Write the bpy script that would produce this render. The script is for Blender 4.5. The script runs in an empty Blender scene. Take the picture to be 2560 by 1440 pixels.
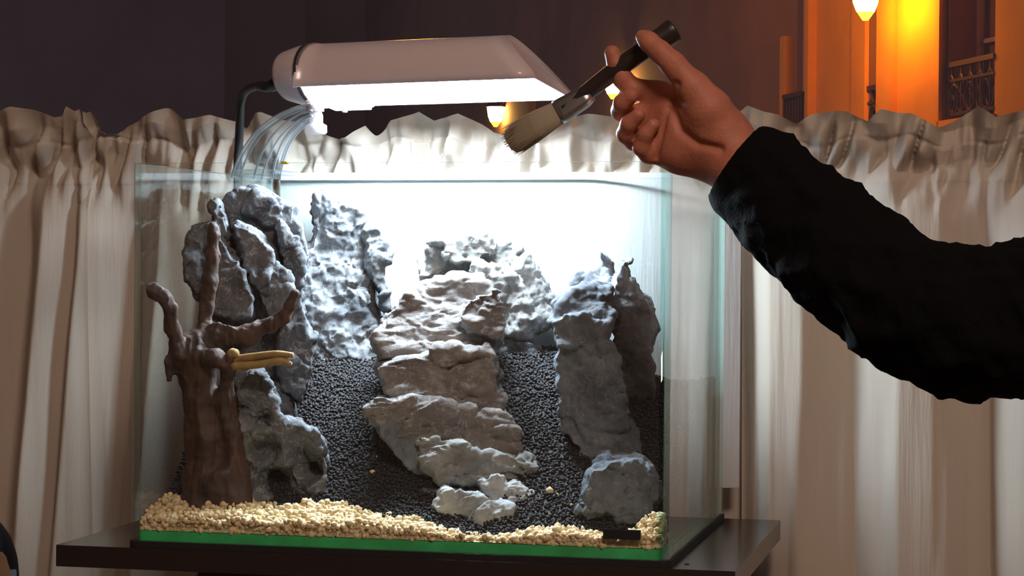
import bpy, bmesh, math, random
import numpy as np
from mathutils import Vector, Matrix
random.seed(7); np.random.seed(7)
SC = bpy.context.scene
COL = SC.collection

# ---------------------------------------------------------------- camera / light / exposure
CAM = np.array([0.4805, -1.6635, 0.2328]); YAW, PITCH, ROLL, FPX = 0.2257, -0.0120, 0.0071, 5377.0
def cam_axes():
    cy, sy, cp, sp, cr, sr = math.cos(YAW), math.sin(YAW), math.cos(PITCH), math.sin(PITCH), math.cos(ROLL), math.sin(ROLL)
    f = np.array([-sy*cp, cy*cp, sp]); r = np.array([cy, sy, 0.]); u = np.cross(r, f)
    return cr*r + sr*u, -sr*r + cr*u, f
CR, CU, CF = cam_axes()
cd = bpy.data.cameras.new('camera'); cam = bpy.data.objects.new('camera', cd); COL.objects.link(cam)
cd.sensor_width = 36.0; cd.lens = 36.0*FPX/2560.0; cd.clip_start = .05; cd.clip_end = 300
M = Matrix.Identity(4)
for i in range(3):
    M[i][0] = CR[i]; M[i][1] = CU[i]; M[i][2] = -CF[i]; M[i][3] = CAM[i]
cam.matrix_world = M
SC.camera = cam

world = bpy.data.worlds.new('night'); SC.world = world; world.use_nodes = True
bg = world.node_tree.nodes['Background']; bg.inputs[0].default_value = (.032, .028, .037, 1); bg.inputs[1].default_value = 1.5

SC.view_settings.view_transform = 'Standard'; SC.view_settings.look = 'None'
SC.view_settings.gamma = 1; SC.view_settings.use_curve_mapping = False
SC.view_settings.exposure = 0.0
SC.cycles.use_denoising = True
SC.cycles.max_bounces = 14; SC.cycles.transparent_max_bounces = 24; SC.cycles.glossy_bounces = 6
SC.cycles.sample_clamp_indirect = 6.0
SC.cycles.caustics_reflective = False; SC.cycles.caustics_refractive = False

def area_light(name, loc, target, size, power, color):
    l = bpy.data.lights.new(name, 'AREA'); l.energy = power; l.size = size; l.color = color
    o = bpy.data.objects.new(name, l); COL.objects.link(o); o.location = loc
    o.rotation_euler = (Vector(target)-Vector(loc)).to_track_quat('-Z', 'Y').to_euler()
    return o
area_light('ceiling_light', (.85, -1.6, 1.68), (.0, .1, .2), .5, 34.0, (1, .75, .62))
TUBE = 280.0            # radiance of the aquarium tubes

# ---------------------------------------------------------------- pixel -> world helpers
def ray(px, py): return CF + (px-1280)/FPX*CR - (py-720)/FPX*CU
def P(px, py, y):
    d = ray(px, py); return CAM + d*((y-CAM[1])/d[1])
def PZ(px, py, Z): return CAM + ray(px, py)*Z
def V(a): return Vector((float(a[0]), float(a[1]), float(a[2])))

# ---------------------------------------------------------------- object helpers
def tag(o, label, cat, group=None, kind=None):
    if label: o['label'] = label
    if cat: o['category'] = cat
    if group: o['group'] = group
    if kind: o['kind'] = kind
    return o
def thing(name, label, cat, loc=(0, 0, 0), group=None):
    o = bpy.data.objects.new(name, None); COL.objects.link(o); o.location = loc; o.empty_display_size = .02
    return tag(o, label, cat, group)
def link(name, me, mats, parent=None, smooth=False, label=None):
    o = bpy.data.objects.new(name, me); COL.objects.link(o)
    if not isinstance(mats, (list, tuple)): mats = [mats]
    for m in mats: me.materials.append(m)
    if smooth: me.polygons.foreach_set('use_smooth', [True]*len(me.polygons))
    if parent:
        o.parent = parent
        def wm(q): return (wm(q.parent) @ q.matrix_parent_inverse if q.parent else Matrix.Identity(4)) @ Matrix.Translation(q.location)
        o.matrix_parent_inverse = wm(parent).inverted()
    if label: o['label'] = label
    return o
def pydata(name, v, f, mats, parent=None, smooth=False, label=None):
    me = bpy.data.meshes.new(name)
    me.from_pydata([tuple(map(float, a)) for a in v], [], [tuple(map(int, a)) for a in f]); me.update()
    return link(name, me, mats, parent, smooth, label)
def bmobj(name, bm, mats, parent=None, smooth=False, label=None):
    me = bpy.data.meshes.new(name); bmesh.ops.recalc_face_normals(bm, faces=bm.faces[:]); bm.to_mesh(me); bm.free()
    return link(name, me, mats, parent, smooth, label)
def npmesh(name, v, f, mats, parent=None, smooth=True, label=None):
    """v (N,3) f (M,k) arrays, fast"""
    v = np.asarray(v, np.float32); f = np.asarray(f, np.int32); k = f.shape[1]
    me = bpy.data.meshes.new(name)
    me.vertices.add(len(v)); me.vertices.foreach_set('co', v.ravel())
    me.loops.add(f.size); me.loops.foreach_set('vertex_index', f.ravel())
    me.polygons.add(len(f)); me.polygons.foreach_set('loop_start', np.arange(0, f.size, k, dtype=np.int32))
    me.update(calc_edges=True); me.validate()
    return link(name, me, mats, parent, smooth, label)
def box(bm, a, b, rot=None, bevel=0):
    a = np.minimum(a, b) if rot is None else np.array(a); b2 = np.maximum(a, b)
    vs = []
    for x in (a[0], b2[0]):
        for y in (a[1], b2[1]):
            for z in (a[2], b2[2]): vs.append(bm.verts.new((x, y, z)))
    fs = [bm.faces.new([vs[i] for i in q]) for q in ((0,1,3,2),(4,6,7,5),(0,4,5,1),(2,3,7,6),(0,2,6,4),(1,5,7,3))]
    if bevel:
        es = list({e for f in fs for e in f.edges})
        bmesh.ops.bevel(bm, geom=es, offset=bevel, segments=2, affect='EDGES', profile=.5)
    return fs
def boxobj(name, a, b, m, parent=None, bevel=0, label=None):
    bm = bmesh.new(); box(bm, np.array(a, float), np.array(b, float), bevel=bevel); return bmobj(name, bm, m, parent, False, label)
def tube(bm, pts, rad, n=12, cap=True):
    pts = [V(p) for p in pts]; rad = rad if isinstance(rad, (list, tuple)) else [rad]*len(pts)
    rings = []; prev = None
    for i, p in enumerate(pts):
        t = (pts[min(i+1, len(pts)-1)]-pts[max(i-1, 0)]).normalized()
        if prev is None:
            a = t.orthogonal().normalized()
        else:
            a = (prev - t*prev.dot(t)).normalized()
        prev = a; b = t.cross(a)
        rings.append([bm.verts.new(p + (a*math.cos(2*math.pi*k/n)+b*math.sin(2*math.pi*k/n))*rad[i]) for k in range(n)])
    for r0, r1 in zip(rings, rings[1:]):
        for k in range(n): bm.faces.new((r0[k], r0[(k+1) % n], r1[(k+1) % n], r1[k]))
    if cap: bm.faces.new(rings[0][::-1]); bm.faces.new(rings[-1])
def catmull(pts, n=6):
    pts = [np.array(p, float) for p in pts]; out = []
    q = [2*pts[0]-pts[1]]+pts+[2*pts[-1]-pts[-2]]
    for i in range(1, len(q)-2):
        for k in range(n):
            t = k/n; a, b, c, d = q[i-1], q[i], q[i+1], q[i+2]
            out.append(.5*((2*b)+(c-a)*t+(2*a-5*b+4*c-d)*t*t+(3*b-a-3*c+d)*t**3))
    out.append(pts[-1]); return out

# ---------------------------------------------------------------- numpy noise
def _h(ix, iy, iz, s):
    h = (ix.astype(np.uint32)*np.uint32(374761393) + iy.astype(np.uint32)*np.uint32(668265263)
         + iz.astype(np.uint32)*np.uint32(3266489917) + np.uint32(s*40503+77))
    h = (h ^ (h >> np.uint32(13)))*np.uint32(1274126177); h = h ^ (h >> np.uint32(16))
    h = h*np.uint32(2246822519); h = h ^ (h >> np.uint32(15))
    return (h & np.uint32(0xffff)).astype(np.float32)/32767.5-1
def vnoise(p, s=0):
    p = np.asarray(p, np.float32); i = np.floor(p).astype(np.int64); f = p-i; f = f*f*f*(f*(f*6-15)+10)
    x, y, z = i[:, 0], i[:, 1], i[:, 2]; r = 0
    for dx in (0, 1):
        for dy in (0, 1):
            for dz in (0, 1):
                w = (f[:, 0] if dx else 1-f[:, 0])*(f[:, 1] if dy else 1-f[:, 1])*(f[:, 2] if dz else 1-f[:, 2])
                r = r + w*_h(x+dx, y+dy, z+dz, s)
    return r
def facets(p, s=0):
    p = np.asarray(p, np.float32); i = np.floor(p).astype(np.int64); best = np.full(len(p), 9., np.float32); val = np.zeros(len(p), np.float32)
    for dx in (-1, 0, 1):
        for dy in (-1, 0, 1):
            for dz in (-1, 0, 1):
                c = i+np.array([dx, dy, dz]); x, y, z = c.T
                o = np.stack([_h(x, y, z, s+1), _h(x, y, z, s+2), _h(x, y, z, s+3)], 1)*.5+.5
                q = p-c-o; d = (q**2).sum(1); n = np.stack([_h(x, y, z, s+4), _h(x, y, z, s+5), _h(x, y, z, s+6)], 1)
                m = d < best; best = np.where(m, d, best); val = np.where(m, (q*n).sum(1)+.5*_h(x, y, z, s+7), val)
    return val
def fbm(p, o=4, s=0, ridged=False):
    a = 1; r = 0; t = 0
    for k in range(o):
        n = vnoise(p*(2.03**k)+k*17.3, s+k)
        if ridged: n = 1-2*np.abs(n)
        r = r+a*n; t += a; a *= .5
    return r/t

def worley(p, s=0):
    p = np.asarray(p, np.float32); i = np.floor(p).astype(np.int64); best = np.full(len(p), 9., np.float32)
    for dx in (-1, 0, 1):
        for dy in (-1, 0, 1):
            for dz in (-1, 0, 1):
                c = i+np.array([dx, dy, dz]); x, y, z = c.T
                o = np.stack([_h(x, y, z, s+1), _h(x, y, z, s+2), _h(x, y, z, s+3)], 1)*.5+.5
                best = np.minimum(best, ((c+o-p)**2).sum(1))
    return np.sqrt(best)

# ---------------------------------------------------------------- surface nets
def surface_nets(F, org, h):
    ins = F < 0; nx, ny, nz = F.shape
    c = sum(ins[dx:nx-1+dx, dy:ny-1+dy, dz:nz-1+dz].astype(np.int8) for dx in (0,1) for dy in (0,1) for dz in (0,1))
    act = (c > 0) & (c < 8); idx = np.full(act.shape, -1, np.int64); I = np.argwhere(act); idx[act] = np.arange(len(I))
    acc = np.zeros((len(I), 3)); cnt = np.zeros(len(I))
    corners = [(dx, dy, dz) for dx in (0,1) for dy in (0,1) for dz in (0,1)]
    val = {k: F[I[:, 0]+k[0], I[:, 1]+k[1], I[:, 2]+k[2]] for k in corners}
    for a in corners:
        for ax in range(3):
            if a[ax]: continue
            b = list(a); b[ax] = 1; b = tuple(b); va, vb = val[a], val[b]; m = (va < 0) != (vb < 0)
            t = np.where(m, va/np.where(m, va-vb, 1), 0)
            for k in range(3): acc[:, k] += np.where(m, a[k]+(t if k == ax else 0), 0)
            cnt += m
    v = (I+acc/cnt[:, None])*h+np.asarray(org); faces = []
    for ax in range(3):
        s0 = [slice(1, -1)]*3; s1 = [slice(1, -1)]*3; s0[ax] = slice(0, -1); s1[ax] = slice(1, None)
        A = ins[tuple(s0)]; B = ins[tuple(s1)]; off = [1, 1, 1]; off[ax] = 0
        b, c2 = [(1, 2), (2, 0), (0, 1)][ax]
        for m, flip in ((A & ~B, False), (~A & B, True)):
            e = np.argwhere(m)+off
            if not len(e): continue
            q = []
            for db, dc in ((-1, -1), (0, -1), (0, 0), (-1, 0)):
                k = e.copy(); k[:, b] += db; k[:, c2] += dc; q.append(idx[k[:, 0], k[:, 1], k[:, 2]])
            q = np.stack(q, 1)
            faces.append(q[:, ::-1] if flip else q)
    return v, np.concatenate(faces)
def biggest(v, f):
    lab = np.arange(len(v))
    while True:
        m = lab[f].min(1); new = lab.copy()
        for k in range(4): np.minimum.at(new, f[:, k], m)
        new = new[new]
        if (new == lab).all(): break
        lab = new
    u, c = np.unique(lab, return_counts=True); keep = lab == u[c.argmax()]
    idx = np.cumsum(keep)-1; ff = f[keep[f[:, 0]]]
    return v[keep], idx[ff]
def vnormals(v, f):
    n = np.cross(v[f[:, 2]]-v[f[:, 0]], v[f[:, 3]]-v[f[:, 1]]); r = np.zeros_like(v)
    for k in range(4): np.add.at(r, f[:, k], n)
    return r/np.maximum(np.linalg.norm(r, axis=1, keepdims=True), 1e-12)
def poly_sdf(poly, X, Y):
    d = np.full(X.shape, 1e9); s = np.ones(X.shape); n = len(poly)
    for i in range(n):
        ax, ay = poly[i]; bx, by = poly[i-1]; ex, ey = bx-ax, by-ay; wx, wy = X-ax, Y-ay
        t = np.clip((wx*ex+wy*ey)/(ex*ex+ey*ey+1e-12), 0, 1); d = np.minimum(d, (wx-ex*t)**2+(wy-ey*t)**2)
        c1 = Y >= ay; c2 = Y < by; c3 = ex*wy > ey*wx
        s = np.where((c1 & c2 & c3) | (~c1 & ~c2 & ~c3), -s, s)
    return s*np.sqrt(d)
def smin(a, b, k):
    h = np.clip(.5+.5*(b-a)/k, 0, 1); return b+(a-b)*h-k*h*(1-h)

# ---------------------------------------------------------------- materials
def newmat(name):
    m = bpy.data.materials.new(name); m.use_nodes = True; nt = m.node_tree
    return m, nt, nt.nodes, nt.links, nt.nodes['Principled BSDF']
def plain(name, col, rough=.5, metal=0, spec=.5, bump=0, bscale=200, var=0, vscale=30, stretch=None, emit=0, ecol=None, trans=0):
    m, nt, N, L, b = newmat(name)
    b.inputs['Base Color'].default_value = (*col, 1); b.inputs['Roughness'].default_value = rough
    b.inputs['Metallic'].default_value = metal; b.inputs['Specular IOR Level'].default_value = spec
    if emit:
        b.inputs['Emission Color'].default_value = (*(ecol or col), 1); b.inputs['Emission Strength'].default_value = emit
    if bump or var:
        tc = N.new('ShaderNodeTexCoord'); mp = N.new('ShaderNodeMapping'); L.new(tc.outputs['Object'], mp.inputs[0])
        if stretch: mp.inputs['Scale'].default_value = stretch
    if var:
        n = N.new('ShaderNodeTexNoise'); n.inputs['Scale'].default_value = vscale; n.inputs['Detail'].default_value = 5
        L.new(mp.outputs[0], n.inputs['Vector']); r = N.new('ShaderNodeValToRGB')
        r.color_ramp.elements[0].position = .3; r.color_ramp.elements[1].position = .7
        r.color_ramp.elements[0].color = (*[c*(1-var) for c in col], 1); r.color_ramp.elements[1].color = (*[min(1, c*(1+var)) for c in col], 1)
        L.new(n.outputs['Fac'], r.inputs[0]); L.new(r.outputs[0], b.inputs['Base Color'])
    if bump:
        n2 = N.new('ShaderNodeTexNoise'); n2.inputs['Scale'].default_value = bscale; n2.inputs['Detail'].default_value = 6
        L.new(mp.outputs[0], n2.inputs['Vector']); bp = N.new('ShaderNodeBump'); bp.inputs['Strength'].default_value = bump
        bp.inputs['Distance'].default_value = .002; L.new(n2.outputs['Fac'], bp.inputs['Height']); L.new(bp.outputs[0], b.inputs['Normal'])
    return m
def thin_glass(name, tint=(.97, .985, .98), f0=.04, haze=0, hazecol=(.8, .8, .85), speck=False, k=.96):
    m, nt, N, L, b = newmat(name); N.remove(b); out = N['Material Output']
    g = N.new('ShaderNodeNewGeometry'); d = N.new('ShaderNodeVectorMath'); d.operation = 'DOT_PRODUCT'
    L.new(g.outputs['Incoming'], d.inputs[0]); L.new(g.outputs['Normal'], d.inputs[1])
    def mt(op, a, bb=None):
        q = N.new('ShaderNodeMath'); q.operation = op
        for i, x in enumerate((a, bb)):
            if x is None: continue
            if isinstance(x, (int, float)): q.inputs[i].default_value = x
            else: L.new(x, q.inputs[i])
        return q.outputs[0]
    c = mt('ABSOLUTE', d.outputs['Value']); o = mt('SUBTRACT', 1.0, c); p5 = mt('POWER', o, 5.0)
    F = mt('ADD', mt('MULTIPLY', p5, k), f0)
    t = N.new('ShaderNodeBsdfTransparent'); t.inputs[0].default_value = (*tint, 1)
    gl = N.new('ShaderNodeBsdfGlossy'); gl.inputs['Roughness'].default_value = .0; gl.inputs[0].default_value = (1, 1, 1, 1)
    mx = N.new('ShaderNodeMixShader'); L.new(F, mx.inputs[0]); 
    src = t.outputs[0]
    if haze:
        df = N.new('ShaderNodeBsdfDiffuse'); df.inputs[0].default_value = (*hazecol, 1)
        m2 = N.new('ShaderNodeMixShader'); m2.inputs[0].default_value = haze
        if speck:
            tc = N.new('ShaderNodeTexCoord'); vo = N.new('ShaderNodeTexVoronoi'); vo.inputs['Scale'].default_value = 55
            L.new(tc.outputs['Object'], vo.inputs['Vector'])
            lt = mt('LESS_THAN', vo.outputs['Distance'], .035); L.new(mt('ADD', mt('MULTIPLY', lt, .06), haze), m2.inputs[0])
        L.new(src, m2.inputs[1]); L.new(df.outputs[0], m2.inputs[2]); src = m2.outputs[0]
    L.new(src, mx.inputs[1]); L.new(gl.outputs[0], mx.inputs[2]); L.new(mx.outputs[0], out.inputs[0])
    return m
def rock_mat(name, dark, light, warm=None, vein=1.0):
    m, nt, N, L, b = newmat(name); b.inputs['Roughness'].default_value = .85; b.inputs['Specular IOR Level'].default_value = .25
    tc = N.new('ShaderNodeTexCoord')
    n = N.new('ShaderNodeTexNoise'); n.inputs['Scale'].default_value = 28; n.inputs['Detail'].default_value = 8; n.inputs['Roughness'].default_value = .65
    L.new(tc.outputs['Object'], n.inputs['Vector'])
    r = N.new('ShaderNodeValToRGB'); e = r.color_ramp.elements
    e[0].position = .36; e[0].color = (*dark, 1); e[1].position = .66; e[1].color = (*light, 1)
    if warm: q = e.new(.52); q.color = (*warm, 1)
    L.new(n.outputs['Fac'], r.inputs[0])
    v = N.new('ShaderNodeTexNoise'); v.inputs['Scale'].default_value = 55; v.inputs['Detail'].default_value = 4; v.inputs['Distortion'].default_value = 1.2
    L.new(tc.outputs['Object'], v.inputs['Vector'])
    r2 = N.new('ShaderNodeValToRGB'); e2 = r2.color_ramp.elements
    e2[0].position = .485; e2[0].color = (0, 0, 0, 1); e2[1].position = .515; e2[1].color = (0, 0, 0, 1); q = e2.new(.5); q.color = (.45*vein,)*3+(1,)
    L.new(v.outputs['Fac'], r2.inputs[0])
    mix = N.new('ShaderNodeMix'); mix.data_type = 'RGBA'; L.new(r2.outputs[0], mix.inputs[0]); L.new(r.outputs[0], mix.inputs[6])
    mix.inputs[7].default_value = (.62, .62, .6, 1); L.new(mix.outputs[2], b.inputs['Base Color'])
    n2 = N.new('ShaderNodeTexNoise'); n2.inputs['Scale'].default_value = 190; n2.inputs['Detail'].default_value = 9; n2.inputs['Roughness'].default_value = .7
    L.new(tc.outputs['Object'], n2.inputs['Vector']); bp = N.new('ShaderNodeBump'); bp.inputs['Strength'].default_value = .55; bp.inputs['Distance'].default_value = .0025
    L.new(n2.outputs['Fac'], bp.inputs['Height']); L.new(bp.outputs[0], b.inputs['Normal'])
    return m
def grain_mat(name, cols, rough=.8, scale=160):
    m, nt, N, L, b = newmat(name); b.inputs['Roughness'].default_value = rough; b.inputs['Specular IOR Level'].default_value = .3
    tc = N.new('ShaderNodeTexCoord'); n = N.new('ShaderNodeTexNoise'); n.inputs['Scale'].default_value = scale; n.inputs['Detail'].default_value = 3
    L.new(tc.outputs['Object'], n.inputs['Vector']); r = N.new('ShaderNodeValToRGB')
    r.color_ramp.elements[0].position = .35; r.color_ramp.elements[1].position = .65
    r.color_ramp.elements[0].color = (*cols[0], 1); r.color_ramp.elements[1].color = (*cols[1], 1)
    L.new(n.outputs['Fac'], r.inputs[0]); L.new(r.outputs[0], b.inputs['Base Color']); return m
def fabric_mat(name, col, trans=.25):
    m, nt, N, L, b = newmat(name); N.remove(b); out = N['Material Output']
    tc = N.new('ShaderNodeTexCoord'); mp = N.new('ShaderNodeMapping'); mp.inputs['Scale'].default_value = (1, 1, .07); L.new(tc.outputs['Object'], mp.inputs[0])
    n = N.new('ShaderNodeTexNoise'); n.inputs['Scale'].default_value = 330; n.inputs['Detail'].default_value = 4; L.new(mp.outputs[0], n.inputs['Vector'])
    bp = N.new('ShaderNodeBump'); bp.inputs['Strength'].default_value = .35; bp.inputs['Distance'].default_value = .0015; L.new(n.outputs['Fac'], bp.inputs['Height'])
    d = N.new('ShaderNodeBsdfDiffuse'); d.inputs[0].default_value = (*col, 1); L.new(bp.outputs[0], d.inputs['Normal'])
    t = N.new('ShaderNodeBsdfTranslucent'); t.inputs[0].default_value = (*[c*.9 for c in col], 1)
    mx = N.new('ShaderNodeMixShader'); mx.inputs[0].default_value = trans
    L.new(d.outputs[0], mx.inputs[1]); L.new(t.outputs[0], mx.inputs[2]); L.new(mx.outputs[0], out.inputs[0]); return m
def emis(name, col, s):
    m, nt, N, L, b = newmat(name); N.remove(b); e = N.new('ShaderNodeEmission'); e.inputs[0].default_value = (*col, 1); e.inputs[1].default_value = s
    L.new(e.outputs[0], N['Material Output'].inputs[0]); return m

MT = dict(
    glass=thin_glass('tank_glass', (.975, .99, .985)),
    corner=thin_glass('bent_corner_glass', (.74, .90, .87)),
    edge=plain('glass_edge', (.45, .75, .66), .25, spec=.6),
    green=plain('green_glass_base', (.045, .55, .17), .18, spec=.6, var=.25, vscale=45),
    window=thin_glass('window_glass', (.96, .96, .96), haze=.065, hazecol=(.62, .58, .88), speck=True),  # violet haze colour carries the glare around the lamp; specks are dust
    acrylic=thin_glass('clear_acrylic', (.93, .96, .97), f0=.09, haze=.03, hazecol=(.9, .95, 1)),
    acryledge=thin_glass('acrylic_edge', (.75, .82, .84), f0=.22, haze=.35, hazecol=(.9, .95, 1)),
    board=fabric_mat('white_board', (.86, .89, .90), .45),
    mat=plain('black_mat', (.012, .012, .012), .8, bump=.3),
    wood=plain('wenge_shelf', (.017, .0115, .0105), .20, spec=1.0, var=.35, vscale=30, stretch=(3, 40, 40)),
    redwood=plain('dark_red_panel', (.05, .012, .012), .5, var=.2),
    soil=grain_mat('black_soil', ((.009, .009, .010), (.034, .034, .036)), .7, 380),
    sand=grain_mat('beige_sand', ((.70, .50, .24), (.94, .82, .54)), .75, 260),
    rock=rock_mat('grey_rock', (.068, .076, .086), (.20, .213, .228)),
    rockdark=rock_mat('dark_grey_rock', (.098, .112, .130), (.235, .262, .295), vein=.5),
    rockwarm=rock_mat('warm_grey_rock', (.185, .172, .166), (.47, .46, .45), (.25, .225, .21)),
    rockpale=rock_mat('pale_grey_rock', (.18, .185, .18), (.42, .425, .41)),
    rocklit=rock_mat('lit_blue_grey_rock', (.30, .32, .325), (.62, .64, .63)),  # lightened for the front stones: lamplight put into the rock colour
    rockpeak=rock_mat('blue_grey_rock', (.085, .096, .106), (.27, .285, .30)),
    rockspire=rock_mat('spire_grey_rock', (.12, .14, .16), (.32, .355, .395)),
    drift=plain('driftwood', (.050, .021, .0105), .7, var=.5, vscale=40, bump=.7, bscale=120),
    twig=plain('pale_twig', (.42, .27, .10), .6, var=.25, vscale=80, bump=.3),
    plastic=plain('white_plastic', (.66, .565, .58), .22, spec=.55),
    reflector=plain('white_reflector', (.9, .9, .9), .4),
    opal=fabric_mat('opal_plastic', (.9, .9, .9), .6),
    seam=plain('dark_seam', (.03, .025, .025), .6),
    tube=emis('lit_tube', (.80, .95, 1.10), TUBE),
    black=plain('black_rubber', (.012, .012, .014), .5),
    skin=plain('skin', (.46, .165, .10), .55, spec=.35, var=.12, vscale=60, bump=.25, bscale=330),
    nail=plain('fingernail', (.62, .38, .31), .3),
    sweater=plain('black_knit', (.0045, .0042, .0045), .95, spec=.1, bump=.5, bscale=500),
    handle=plain('dark_lacquer', (.03, .022, .020), .35, spec=.5, var=.3, vscale=60),
    metal=plain('dull_metal', (.45, .46, .48), .35, metal=1),
    bristle=fabric_mat('bristle', (.44, .36, .26), .38),
    curtain=fabric_mat('beige_curtain', (.62, .55, .46), .20),
    yellow=plain('yellow_tab', (.75, .72, .02), .4),
    sticker=plain('black_sticker', (.012, .014, .014), .45),
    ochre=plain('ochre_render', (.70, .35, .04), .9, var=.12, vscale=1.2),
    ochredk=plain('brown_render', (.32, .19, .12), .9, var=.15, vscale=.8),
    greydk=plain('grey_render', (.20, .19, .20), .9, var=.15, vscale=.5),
    recess_brown=plain('brown_recess', (.20, .11, .07), .6),
    frame=plain('painted_window_frame', (.55, .42, .28), .6),
    iron=plain('wrought_iron', (.06, .04, .03), .5, metal=.2),
    pane=thin_glass('far_pane', (.35, .33, .3)),
    sodium=emis('sodium_lamp', (1, .29, .012), 185.0), sodiumfar=emis('sodium_lamp_far', (1, .55, .14), 60.0),
    sodiumhot=emis('sodium_lamp_lower', (1, .42, .03), 5.0),
    wall=plain('room_wall', (.50, .42, .36), .9), floor=plain('floor_wood', (.22, .13, .08), .5, var=.25, vscale=8),
    ceil=plain('ceiling_paint', (.6, .56, .5), .9),
    navy=plain('navy_bag', (.015, .018, .03), .4), tan=plain('tan_print', (.28, .19, .13), .5, var=.5, vscale=25), blue=plain('blue_print', (.20, .30, .45), .45),
)

# ---------------------------------------------------------------- room shell
TW, TD, TH, GT = .225, .333, .3125, .005       # tank half width, depth, height, glass thickness
X0, X1, YB, YW, ZF, ZC = -1.9, 2.0, -2.6, .62, -.78, 1.72
def struct(name, a, b, m):
    o = boxobj(name, a, b, m); o['kind'] = 'structure'; return o
struct('floor', (X0, YB, ZF-.05), (X1, YW+.2, ZF), MT['floor'])
struct('ceiling', (X0, YB, ZC), (X1, YW+.2, ZC+.05), MT['ceil'])
struct('wall_left', (X0-.05, YB, ZF), (X0, YW+.2, ZC), MT['wall'])
struct('wall_right', (X1, YB, ZF), (X1+.05, YW+.2, ZC), MT['wall'])
struct('wall_back', (X0, YB-.05, ZF), (X1, YB, ZC), MT['wall'])
WX0, WX1, WZ0, WZ1 = -1.25, 1.35, -.20, 1.35
bm = bmesh.new()
box(bm, np.array((X0, YW, ZF)), np.array((X1, YW+.2, WZ0))); box(bm, np.array((X0, YW, WZ1)), np.array((X1, YW+.2, ZC)))
box(bm, np.array((X0, YW, WZ0)), np.array((WX0, YW+.2, WZ1))); box(bm, np.array((WX1, YW, WZ0)), np.array((X1, YW+.2, WZ1)))
w = bmobj('wall_window', bm, MT['wall']); w['kind'] = 'structure'
bm = bmesh.new()
for a, b in (((WX0, WZ0), (WX1, WZ0+.06)), ((WX0, WZ1-.06), (WX1, WZ1)), ((WX0, WZ0+.06), (WX0+.06, WZ1-.06)), ((WX1-.06, WZ0+.06), (WX1, WZ1-.06))):
    box(bm, np.array((a[0], YW+.03, a[1])), np.array((b[0], YW+.09, b[1])))
win = bmobj('window_1', bm, MT['frame']); win['kind'] = 'structure'
v = [(WX0+.055, YW+.06, WZ0+.055), (WX1-.055, YW+.06, WZ0+.055), (WX1-.055, YW+.06, WZ1-.055), (WX0+.055, YW+.06, WZ1-.055)]
pydata('pane', v, [(0, 1, 2, 3)], MT['window'], win)

# ---------------------------------------------------------------- street outside
fd = CF*0+(-.2213*CR+CF); fd[2] = 0; fd = fd/np.linalg.norm(fd)      # along the facade, away from us
fn = np.array([-fd[1], fd[0], 0])                                     # towards the street
if fn@CR > 0: fn = -fn
def fpt(px): 
    Z = 10.52/((px-1280)/FPX+.2213); q = PZ(px, 690, Z); return q
FO = fpt(2400); 
def fs(px): return float((fpt(px)-FO)@fd)
def fz(px, py): 
    Z = 10.52/((px-1280)/FPX+.2213); return PZ(px, py, Z)[2]
def fbox(bm, s0, s1, z0, z1, n0, n1):
    vs = []
    for s in (s0, s1):
        for n in (n0, n1):
            for z in (z0, z1):
                q = FO+fd*s+fn*n; vs.append(bm.verts.new((q[0], q[1], z)))
    for q in ((0,1,3,2),(4,6,7,5),(0,4,5,1),(2,3,7,6),(0,2,6,4),(1,5,7,3)): bm.faces.new([vs[i] for i in q])
def fobj(name, m, parent, *boxes, label=None):
    bm = bmesh.new()
    for b in boxes: fbox(bm, *b)
    return bmobj(name, bm, m, parent, False, label)
def fpipe(bm, pts, r, n=6): tube(bm, [FO+fd*s+fn*nn+np.array([0, 0, z-FO[2]]) for s, nn, z in pts], r, n)
ZB, ZT = -3.5, 8.0
q = FO+fd*2
bld = thing('building', 'tall ochre street building glowing orange in the lamplight outside the window', 'building', (q[0], q[1], ZB))
s = fs
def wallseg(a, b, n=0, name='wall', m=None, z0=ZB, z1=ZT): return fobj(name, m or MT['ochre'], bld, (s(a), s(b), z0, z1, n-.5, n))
wallseg(2482, 2720)
wallseg(2250, 2362, .06); wallseg(2036, 2128)
fobj('pilaster', MT['ochre'], bld, (s(2250), s(2212), ZB, ZT, -.4, .14))
fobj('pilaster', MT['ochre'], bld, (s(2166), s(2132), ZB, ZT, -.4, .05))
fobj('pilaster', MT['ochre'], bld, (s(2362), s(2353), ZB, ZT, -.4, .10))
fobj('drainpipe', MT['ochre'], bld, (s(2036), s(2028), ZB, ZT, -.02, .12))
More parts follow.
